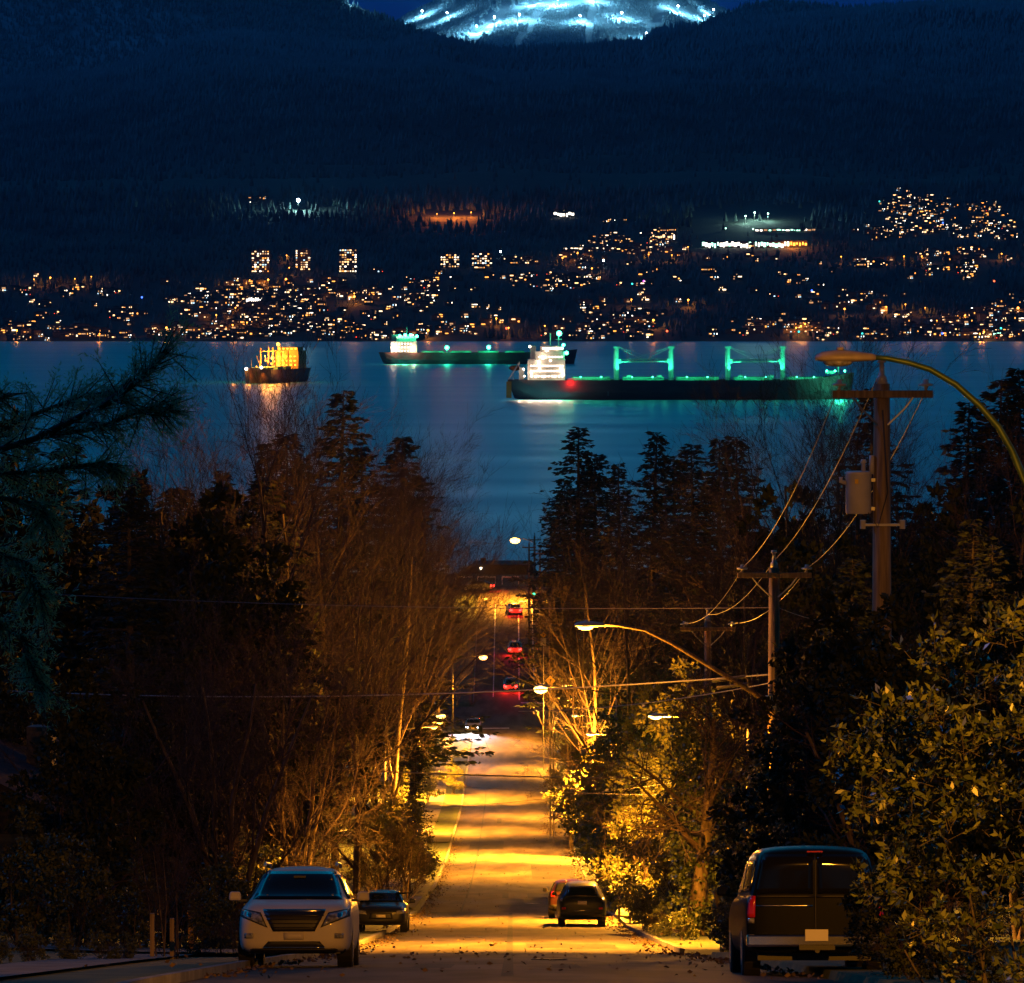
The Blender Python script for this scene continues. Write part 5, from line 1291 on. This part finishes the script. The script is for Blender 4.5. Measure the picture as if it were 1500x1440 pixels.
for q in range(4):
    a, b, c = conifer_meshes(60+q, 24, (4.6, 4.2, 5.0, 4.4)[q], 430, .42, per=30, narrow=(.85, .62, .95, .6)[q])
    PROTO['conifer%d' % q] = proto_tree('conifer_tree', [('trunk', a), ('branches', b), ('crown', c)])
def leafy(seed, H, blobs, n, size, mt, spread=.7, wid=.5, down=0.0, trunks=2, r0=.14, levels=3):
    T, Cw, tips = grow(seed, H*.9, spread, levels, trunks, .0, r0, .15, (9, 7, 5), wob=.14)
    return [('trunk', seg_mesh('trunk', T, M['bark'], 8)), ('branches', seg_mesh('branches', Cw, M['twig'], 3)), ('crown', leaf_cloud('crown', seed, blobs, n, size, mt, wid, down))]
rb = random.Random(5)
def blobs(H, Rr, k, seed, lo=.2):
    r = random.Random(seed); out = []
    for q in range(k):
        z = H*(lo+(1-lo)*(q+.5)/k); f = math.sin(math.pi*min(.93, (z/H)*.8+.18)); a = r.uniform(0, 6.28); rr = Rr*f
        out.append((math.cos(a)*rr*.45, math.sin(a)*rr*.45, z, rr*r.uniform(.5, .8), rr*r.uniform(.5, .8), H/k*r.uniform(.6, 1.1)))
    return out
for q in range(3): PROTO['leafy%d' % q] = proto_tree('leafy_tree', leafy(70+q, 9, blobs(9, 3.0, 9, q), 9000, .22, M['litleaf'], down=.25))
for q in range(2): PROTO['shrub%d' % q] = proto_tree('shrub', leafy(80+q, 3.2, blobs(3.2, 1.5, 6, 10+q, .12), 5200, .13, M['leaf'], r0=.05))
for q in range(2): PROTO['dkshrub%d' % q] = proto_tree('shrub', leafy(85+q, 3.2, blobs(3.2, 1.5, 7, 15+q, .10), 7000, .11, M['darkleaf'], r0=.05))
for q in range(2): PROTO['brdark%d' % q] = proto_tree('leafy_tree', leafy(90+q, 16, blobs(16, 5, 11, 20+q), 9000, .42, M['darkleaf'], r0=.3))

def T_at(px, d): return (px-750)*d/F
def put(key, px, d, top, lab, rz=None, cat='tree', grp=None, wide=None):
    x = T_at(px, d); zb_ = G(x, d)-.1; Hn = {'bare': 22, 'multi': 13, 'small': 4.4, 'conifer': 24, 'leafy': 9, 'shrub': 3.2, 'dkshrub': 3.2, 'brdark': 16}[key.rstrip('0123456789')]
    H = at(0, top, d).z-zb_; s = H/Hn
    return inst(key, (x, d, zb_), rb.uniform(0, 6.28) if rz is None else rz, (wide or s*(1.35 if key.startswith('conifer') else 1)), lab, cat, grp, sz=s)
# --- left side, far to near
put('conifer0', 486, 330, 573, 'tall dark conifer standing highest against the water left of centre')
put('conifer1', 581, 385, 640, 'dark conifer just right of the tallest left one, against the water')
put('conifer2', 388, 360, 650, 'small dark conifer top at the left of the two under the orange-lit ship')
put('conifer3', 421, 350, 636, 'small dark conifer top at the right of the two under the orange-lit ship')
put('conifer1', 540, 400, 655, 'dark conifer between the tallest left conifer and its right neighbour')
put('conifer2', 447, 400, 668, 'low dark conifer pressed against the left flank of the tallest one')
put('conifer0', 330, 430, 690, 'dark broad conifer low against the water, left of the small conifer tops')
for k_, (px, d, top) in enumerate([(596, 420, 690), (618, 440, 725), (634, 455, 760), (644, 470, 790), (580, 360, 690), (545, 330, 700), (600, 380, 760), (625, 470, 750)]):
    put('bare%d' % (k_ % 5), px, d, top, 'bare tree in the brown thicket sloping down to the street end at the left', grp='bare thicket left of the street end')
for k_, (px, d, top, lab) in enumerate([(528, 250, 700, 'tall bare tree nearest the street on the left, above the lit hedge'), (490, 210, 655, 'tall bare tree whose top crosses the tallest left conifer'), (430, 180, 640, 'tall thin bare tree under the orange-lit ship'), (385, 160, 575, 'thin bare tree whose twigs reach up in front of the orange-lit ship'), (330, 190, 640, 'bare tree with upright twigs just left of the orange-lit ship'), (235, 170, 640, 'bare tree low beside the spruce branch tip'), (566, 300, 730, 'bare tree with a wide crown just left of the far street lamps'), (520, 160, 800, 'bare tree with long arching twigs over the left verge')]):
    put('bare%d' % ((k_*2+1) % 5), px, d, top, lab)
put('multi0', 335, 108, 880, 'many-stemmed bare tree with orange-lit trunks behind the white SUV', 1.0)
put('multi1', 430, 128, 900, 'many-stemmed bare tree right of the orange-lit one, leaning over the parked cars')
put('multi1', 250, 118, 960, 'many-stemmed dim bare tree at the left of the orange-lit one')
put('small0', 470, 122, 1180, 'small bare tree rising just behind the white SUV')
put('small1', 560, 158, 1190, 'small reddish bare tree behind the black sedan')
put('small0', 540, 176, 1230, 'small bare street tree just beyond the black sedan')
put('small1', 590, 186, 1200, 'small bare street tree nearest the road beyond the black sedan')
# filler wood in the dark at the left
for k_ in range(26):
    px = rb.uniform(-60, 380); d = rb.uniform(150, 330); top = rb.uniform(620, 800) + (40 if px > 120 else 0)
    put(('conifer%d' % (k_ % 4)) if k_ % 2 else 'brdark%d' % (k_ % 4//2), px, d, max(top, 700 if px > 180 else 620), 'dark tree in the unlit wood left of the street', grp='dark trees in the unlit left wood')
# lit hedge and shrubs on the left
for k_, (px, d, top, lab) in enumerate([(628, 388, 1108, 'tallest brightly lit leafy tree under the left lamp'), (596, 396, 1124, 'lit leafy tree at the left end of the bright hedge'), (664, 398, 1112, 'lit leafy tree at the road end of the bright hedge'), (586, 300, 1150, 'half-lit leafy tree in front of the bright hedge'), (598, 238, 1168, 'dark rounded shrub tree in front of the lit hedge, left of the road'), (560, 215, 1150, 'dark leafy tree left of the rounded shrub tree')]):
    put('leafy%d' % (k_ % 3), px, d, top, lab)
put('shrub0', 612, 255, 1232, 'small lit shrub at the edge of the road beside the lawn', cat='shrub')
put('conifer3', 606, 262, 1065, 'dark young conifer whose tip touches the glow by the headlights', wide=.32)
for k_, (px, d, top, lab) in enumerate([(300, 96, 1285, 'glossy lit bush left of the white SUV'), (330, 99, 1250, 'glossy bush directly behind the left mirror of the white SUV'), (262, 100, 1268, 'half-lit bush behind the two stakes'), (275, 84, 1368, 'low dark bush at the foot of the two stakes'), (200, 92, 1270, 'dark bush left of the two stakes'), (120, 90, 1230, 'dark bush in the lower left'), (40, 88, 1200, 'dark bush in the lower left corner'), (410, 118, 1262, 'bush with pale flowers behind the white SUV'), (370, 125, 1225, 'dark bush behind the roof of the white SUV')]):
    put('shrub%d' % (k_ % 2), px, d, top, lab, cat='bush')
for k_, px in enumerate((-10, 45, 95, 150, 190)):  # bushes added to blacken the pale pavement in this corner
    put('shrub%d' % (k_ % 2), px, 70+k_, 1345+k_*6, 'low dark bush along the verge at the lower left corner', cat='bush', grp='added low dark bushes at the lower left')
for k_ in range(9):
    px = rb.uniform(-20, 240); d = rb.uniform(95, 140)
    put(('brdark%d' % (k_ % 2)), px, d, rb.uniform(800, 1120), 'dark leafy tree in the shade at the lower left', grp='dark leafy trees at the lower left')
for k_, (px, top, d) in enumerate([(233, 1180, 78.5), (262, 1225, 79.5), (298, 1355, 84), (325, 1350, 84), (345, 1340, 85)]):
    put('small%d' % (k_ % 2), px, d, top, ['slim young tree tied to the left stake', 'slim young tree tied to the right stake', 'thin sapling on the left driveway verge, first from the stakes', 'thin sapling on the left driveway verge, second from the stakes', 'thin sapling touching the front wing of the white SUV'][k_], wide=.35 if k_ < 2 else .2)
# --- right side
for k_, (key, px, d, top, lab) in enumerate([('conifer1', 846, 470, 626, 'tall cedar at the right of the street end, the first against the water'), ('conifer3', 872, 480, 665, 'dark cedar shoulder just right of the tall one'), ('conifer1', 828, 500, 700, 'cedar with its left edge lit amber by the brightest lamp'), ('conifer3', 818, 535, 760, 'lowest amber-lit cedar beside the far poles'),
        ('conifer0', 946, 430, 633, 'pointed dark conifer alone right of the tall cedar'), ('conifer2', 912, 440, 680, 'low conifer between the cedar and the pointed conifer'), ('conifer3', 990, 430, 668, 'short dark conifer right of the pointed one'), ('conifer1', 1025, 400, 650, 'dark conifer below the middle of the bulk carrier'), ('conifer2', 1052, 400, 645, 'twin-topped dark conifer below the carrier cranes'), ('conifer0', 1085, 380, 640, 'dark conifer right of the twin-topped one'),
        ('conifer2', 1275, 330, 570, 'dark conifer behind the nearest utility pole'), ('conifer0', 1400, 300, 590, 'dark conifer right of the nearest utility pole'), ('conifer3', 1450, 280, 560, 'tall dark conifer under the curved lamp arm'), ('conifer1', 1500, 300, 540, 'dark conifer at the right edge')]):
    put(key, px, d, top, lab)
for k_, (px, d, top) in enumerate([(1130, 300, 625), (1165, 280, 610), (1210, 260, 615), (1235, 240, 590), (1340, 250, 640), (1440, 220, 610)]):
    put('bare%d' % (k_ % 5), px, d, top, ['bare tree breaking the dark skyline below the right cranes', 'bare tree left of the green reflection', 'bare tree just left of the nearest utility pole', 'bare tree right in front of the green reflection', 'bare tree right of the transformer', 'bare tree with crooked twigs under the curved lamp arm'][k_])
for k_, (px, d, top, lab) in enumerate([(870, 300, 800, 'brown bare tree nearest the street above the drooping lit branches'), (930, 270, 780, 'brown bare tree behind the glowing lamp on the long arm'), (1000, 240, 790, 'brown bare tree between the lamp arm and the third utility pole'), (1070, 220, 770, 'brown bare tree left of the middle utility pole'), (1100, 165, 860, 'bare tree with upright stems between the second and third utility poles'), (840, 380, 830, 'brown bare tree beside the plain wooden pole')]):
    put('bare%d' % ((k_+2) % 5), px, d, top, lab)
for k_ in range(34):
    px = rb.uniform(1110, 1600); d = rb.uniform(180, 360); top = rb.uniform(690, 820)
    put(('conifer%d' % (k_ % 4)) if k_ % 2 else 'brdark%d' % (k_ % 4//2), px, d, top, 'dark tree in the unlit wood right of the street', grp='dark trees in the unlit right wood')
for k_ in range(12):
    px = rb.uniform(1180, 1540); d = rb.uniform(100, 150)
    put('brdark%d' % (k_ % 2), px, d, rb.uniform(860, 1050), 'dark leafy tree behind the van and the glossy bush', grp='dark leafy trees at the lower right')
for k_, (key, px, d, top, lab) in enumerate([('leafy0', 850, 345, 1062, 'lit leafy tree furthest down the right verge'), ('leafy1', 858, 300, 1085, 'bright yellow leafy tree under the right-hand lamp'), ('leafy2', 880, 255, 1092, 'yellow-lit leafy tree in the middle of the right verge'), ('leafy0', 905, 228, 1110, 'yellow-lit leafy tree beyond the parked pair of cars'), ('leafy1', 925, 205, 1090, 'amber-lit leafy tree above the dark fence post'), ('leafy2', 950, 185, 1120, 'amber-lit leafy tree right of the dark SUV'), ('leafy0', 900, 260, 1040, 'tall half-lit leafy tree behind the drooping branches'), ('leafy1', 960, 215, 1010, 'tall dim leafy tree left of the third utility pole'), ('leafy2', 1010, 190, 980, 'tall dim leafy tree under the third utility pole'), ('leafy0', 985, 160, 1150, 'dim amber leafy tree left of the ivy-covered trunk'), ('leafy1', 1060, 150, 1050, 'dark leafy tree right of the ivy-covered trunk'), ('leafy2', 1150, 116, 1085, 'dark leafy tree hiding the foot of the middle utility pole'), ('leafy1', 1210, 112, 1120, 'dark leafy tree behind the roof of the van')]):
    put(key, px, d, top, lab)
for k_, (px, d, top, lab) in enumerate([(945, 152, 1300, 'lit bush at the foot of the right-hand trees beside the road'), (970, 140, 1318, 'lit bush nearest the camera on the right verge'), (925, 170, 1270, 'lit bush behind the dark fence post'), (1000, 132, 1330, 'dim bush at the foot of the ivy-covered trunk'), (1060, 112, 1310, 'dark bush left of the van mirror'), (1095, 100, 1300, 'dark bush directly left of the van'), (895, 200, 1255, 'lit bush beyond the dark SUV at the road edge')]):
    put('shrub%d' % (k_ % 2), px, d, top, lab, cat='bush')
put('dkshrub0', 1330, 54, 1225, 'dark bush hiding the right half of the van', cat='bush')
put('dkshrub1', 1325, 57.5, 1330, 'low dark bush at the rear corner of the van', cat='bush', wide=.55)
put('dkshrub1', 1430, 51, 1300, 'dark bush under the glossy laurel at the right edge', cat='bush')
put('brdark1', 1318, 85, 885, 'dark leafy tree hiding the foot of the nearest utility pole')
# ivy-covered tree at the right with limbs arching over the street
x0, y0 = T_at(1018, 140), 140; zb_ = G(x0, y0)
r_ = empty('ivy_tree', (x0, y0, zb_), 0, 'ivy-covered tree with a thick trunk and drooping twigs arching left over the lit verge', 'tree')
T, Cw, tips = grow(101, 8.5, .9, 4, 1, .10, .32, .30, (13, 8, 6, 4), up=.05, wob=.16)
link('trunk', seg_mesh('trunk', T, M['bark'], 12), r_); link('crown', seg_mesh('crown', Cw, M['twig'], 3), r_)
link('ivy', leaf_cloud('ivy', 3, [(0, 0, z, .75, .7, .9) for z in np.arange(.2, 8.2, .9)], 7500, .13, M['ivy'], .8), r_)
T, Cw, tips = grow(111, 8.0, 1.05, 4, 1, .16, .18, .25, (14, 8, 7, 5), up=.02, wob=.18)
r_ = empty('weeping_tree', (T_at(838, 312), 312, G(5, 312)), 0, 'drooping tree with brightly lit twigs reaching over the street', 'tree'); r_.scale = (1.1, 1.1, 1.15)
link('trunk', seg_mesh('trunk', T, M['bark'], 10), r_); link('crown', seg_mesh('crown', Cw, M['twig'], 3), r_)
# glossy laurel at the near right
r_ = empty('laurel_bush', (T_at(1440, 46), 46, at(0, 1500, 46).z-1.2), 0, 'large glossy laurel with yellow-lit leaves at the right edge in front of the van', 'bush')
bl = []
q_ = random.Random(3)
def lpx(px, py): return ((px-1440)*46/F, at(0, py, 46).z-(at(0, 1500, 46).z-1.2))
rngL = np.random.RandomState(12); Cs = []; Ds = []; SgL = []
outline = [(1440, 890), (1345, 945), (1400, 960), (1490, 900), (1285, 1030), (1330, 1010), (1240, 1070), (1225, 1105), (1290, 1090), (1360, 1040), (1430, 1000), (1480, 980), (1250, 1150), (1310, 1150), (1380, 1110), (1440, 1080), (1490, 1060), (1270, 1200), (1340, 1210), (1410, 1180), (1470, 1160), (1310, 1260), (1380, 1270), (1450, 1250), (1350, 1330), (1420, 1340), (1480, 1320), (1400, 1410), (1470, 1410), (1280, 1290), (1500, 1200), (1500, 1390), (1255, 1250), (1270, 1300), (1310, 1310), (1330, 1060), (1390, 1060), (1450, 1040), (1300, 1060), (1270, 1110), (1330, 1120), (1400, 1150), (1360, 1180), (1440, 1130)]
for px, py in outline:
    cx, cz = lpx(px+22, py+28); cy = rngL.uniform(-.9, .9)
    for b in range(17):
        a = rngL.normal(0, 1, 3); a /= np.linalg.norm(a); a[2] = abs(a[2])*.8+.15; a[1] -= .25
        L = rngL.uniform(.16, .40); base = np.array([cx, cy, cz])+rngL.normal(0, .10, 3); tipp = base+a*L
        SgL.append((*(base-a*.05), *tipp, .005, .002))
        for w in range(11):
            t_ = .35+.65*w/11; c_ = base+a*L*t_; d_ = a*.7+rngL.normal(0, .75, 3); Cs.append(c_); Ds.append(d_)
for q in range(8): SgL.append((rngL.normal(.3, .2), .8, -.5, rngL.uniform(-.8, .8), .9, rngL.uniform(1.5, 2.8), .03, .012))
V, Fs = leafquads(np.array(Cs), np.array(Ds), np.full(len(Cs), .11)*rngL.choice([.7, 1, 1.15], len(Cs)), rngL, .42)
link('stems', seg_mesh('stems', SgL, M['darkbark'], 4), r_)
link('leaves', np_mesh('leaves', V, Fs, M['laurel']), r_)
# near spruce at the left: trunk outside, boughs reaching in
d = 40.0; tx = -7.4; zb_ = G(tx, d)
r_ = empty('spruce_tree', (tx, d, zb_), 0, 'blue-green spruce bough reaching in from the left edge over the water', 'tree')
MB().tube([(0, 0, -.3), (0, 0, 5), (0, 0, 10)], [.3, .22, .12], 10).build('trunk', M['darkbark'], r_, True)
Cs = []; Ds = []; Sz = []; Sg = []; rs = np.random.RandomState(9)
def bough(pts, rad, twigs, tl):
    pts = [np.array([(a-750)*d/F-tx, yy, at(0, b, d).z-zb_]) for a, b, yy in pts]
    for a, b in zip(pts, pts[1:]): Sg.append((*a, *b, rad, rad*.8))
    for q in range(int(twigs*1.7)):
        t_ = rs.uniform(.05, 1)*(len(pts)-1)*.999; i = int(t_); p_ = pts[i]*(1-(t_-i))+pts[i+1]*(t_-i); dv = pts[i+1]-pts[i]; dv /= np.linalg.norm(dv)
        dr = dv*rs.uniform(.35, 1.0)+rs.normal(0, .45, 3); dr[2] += rs.uniform(-.5, .25); dr /= np.linalg.norm(dr); L = tl*rs.uniform(.4, 1.1)
        Sg.append((*p_, *(p_+dr*L), .008, .003))
        for s_ in range(int(4+L*14)):
            u_ = rs.uniform(.05, 1.0); c_ = p_+dr*L*u_; sd = np.cross(dr, rs.normal(0, 1, 3)); sd /= np.linalg.norm(sd)+1e-9; L2 = .16*rs.uniform(.5, 1.1); dd2 = dr*.75+sd*.6
            for w in range(7):
                Cs.append(c_+dd2*L2*w/7); Ds.append(dd2*.8+rs.normal(0, .5, 3)); Sz.append(.055)
bough([(-330, 760, 0), (-100, 690, -.2), (60, 640, -.3), (160, 590, -.3), (215, 550, -.2), (246, 512, -.1)], .035, 60, .42)
bough([(60, 640, -.3), (150, 625, -.1), (210, 600, 0), (252, 598, .1)], .02, 44, .36)
bough([(-60, 660, .3), (40, 610, .3), (120, 580, .2), (175, 575, .1)], .02, 44, .34)
bough([(-80, 700, .1), (60, 690, 0), (130, 680, -.1), (175, 680, -.1)], .02, 40, .34)
bough([(-120, 640, .4), (-40, 600, .4), (10, 578, .3)], .02, 24, .3)
bough([(-100, 760, .2), (0, 730, .1), (60, 740, .1), (75, 770, 0)], .02, 34, .35)
bough([(-200, 830, .4), (-40, 800, .3), (40, 830, .2), (60, 880, .1)], .02, 40, .4)
bough([(-200, 930, .5), (-40, 900, .4), (30, 940, .3), (50, 1000, .2)], .02, 40, .4)
V, Fs = leafquads(np.array(Cs), np.array(Ds), np.array(Sz), rs, .20)
link('boughs', seg_mesh('boughs', Sg, M['darkbark'], 4), r_)
link('needles', np_mesh('needles', V, Fs, M['blueneedle']), r_)
for k_, pr in PROTO.items():
    if k_ not in used:
        for ch in list(pr.children): bpy.data.objects.remove(ch)
        bpy.data.objects.remove(pr)
# ================================================================ HAZE
HZ = True
if HZ:
    m = bpy.data.materials.new('haze'); m.use_nodes = True; t = m.node_tree
    for n_ in list(t.nodes):
        if n_.type != 'OUTPUT_MATERIAL': t.nodes.remove(n_)
    pv = t.nodes.new('ShaderNodeVolumePrincipled'); pv.inputs['Color'].default_value = (.25, .62, 1, 1); pv.inputs['Density'].default_value = 2.3e-5; pv.inputs['Anisotropy'].default_value = .2
    t.links.new(pv.outputs[0], t.nodes['Material Output'].inputs['Volume'])
    o = MB().box((0, 8000, 800), (24000, 20400, 1800)).build('haze', m); tag(o, 'thin night haze over the bay', kind='stuff')
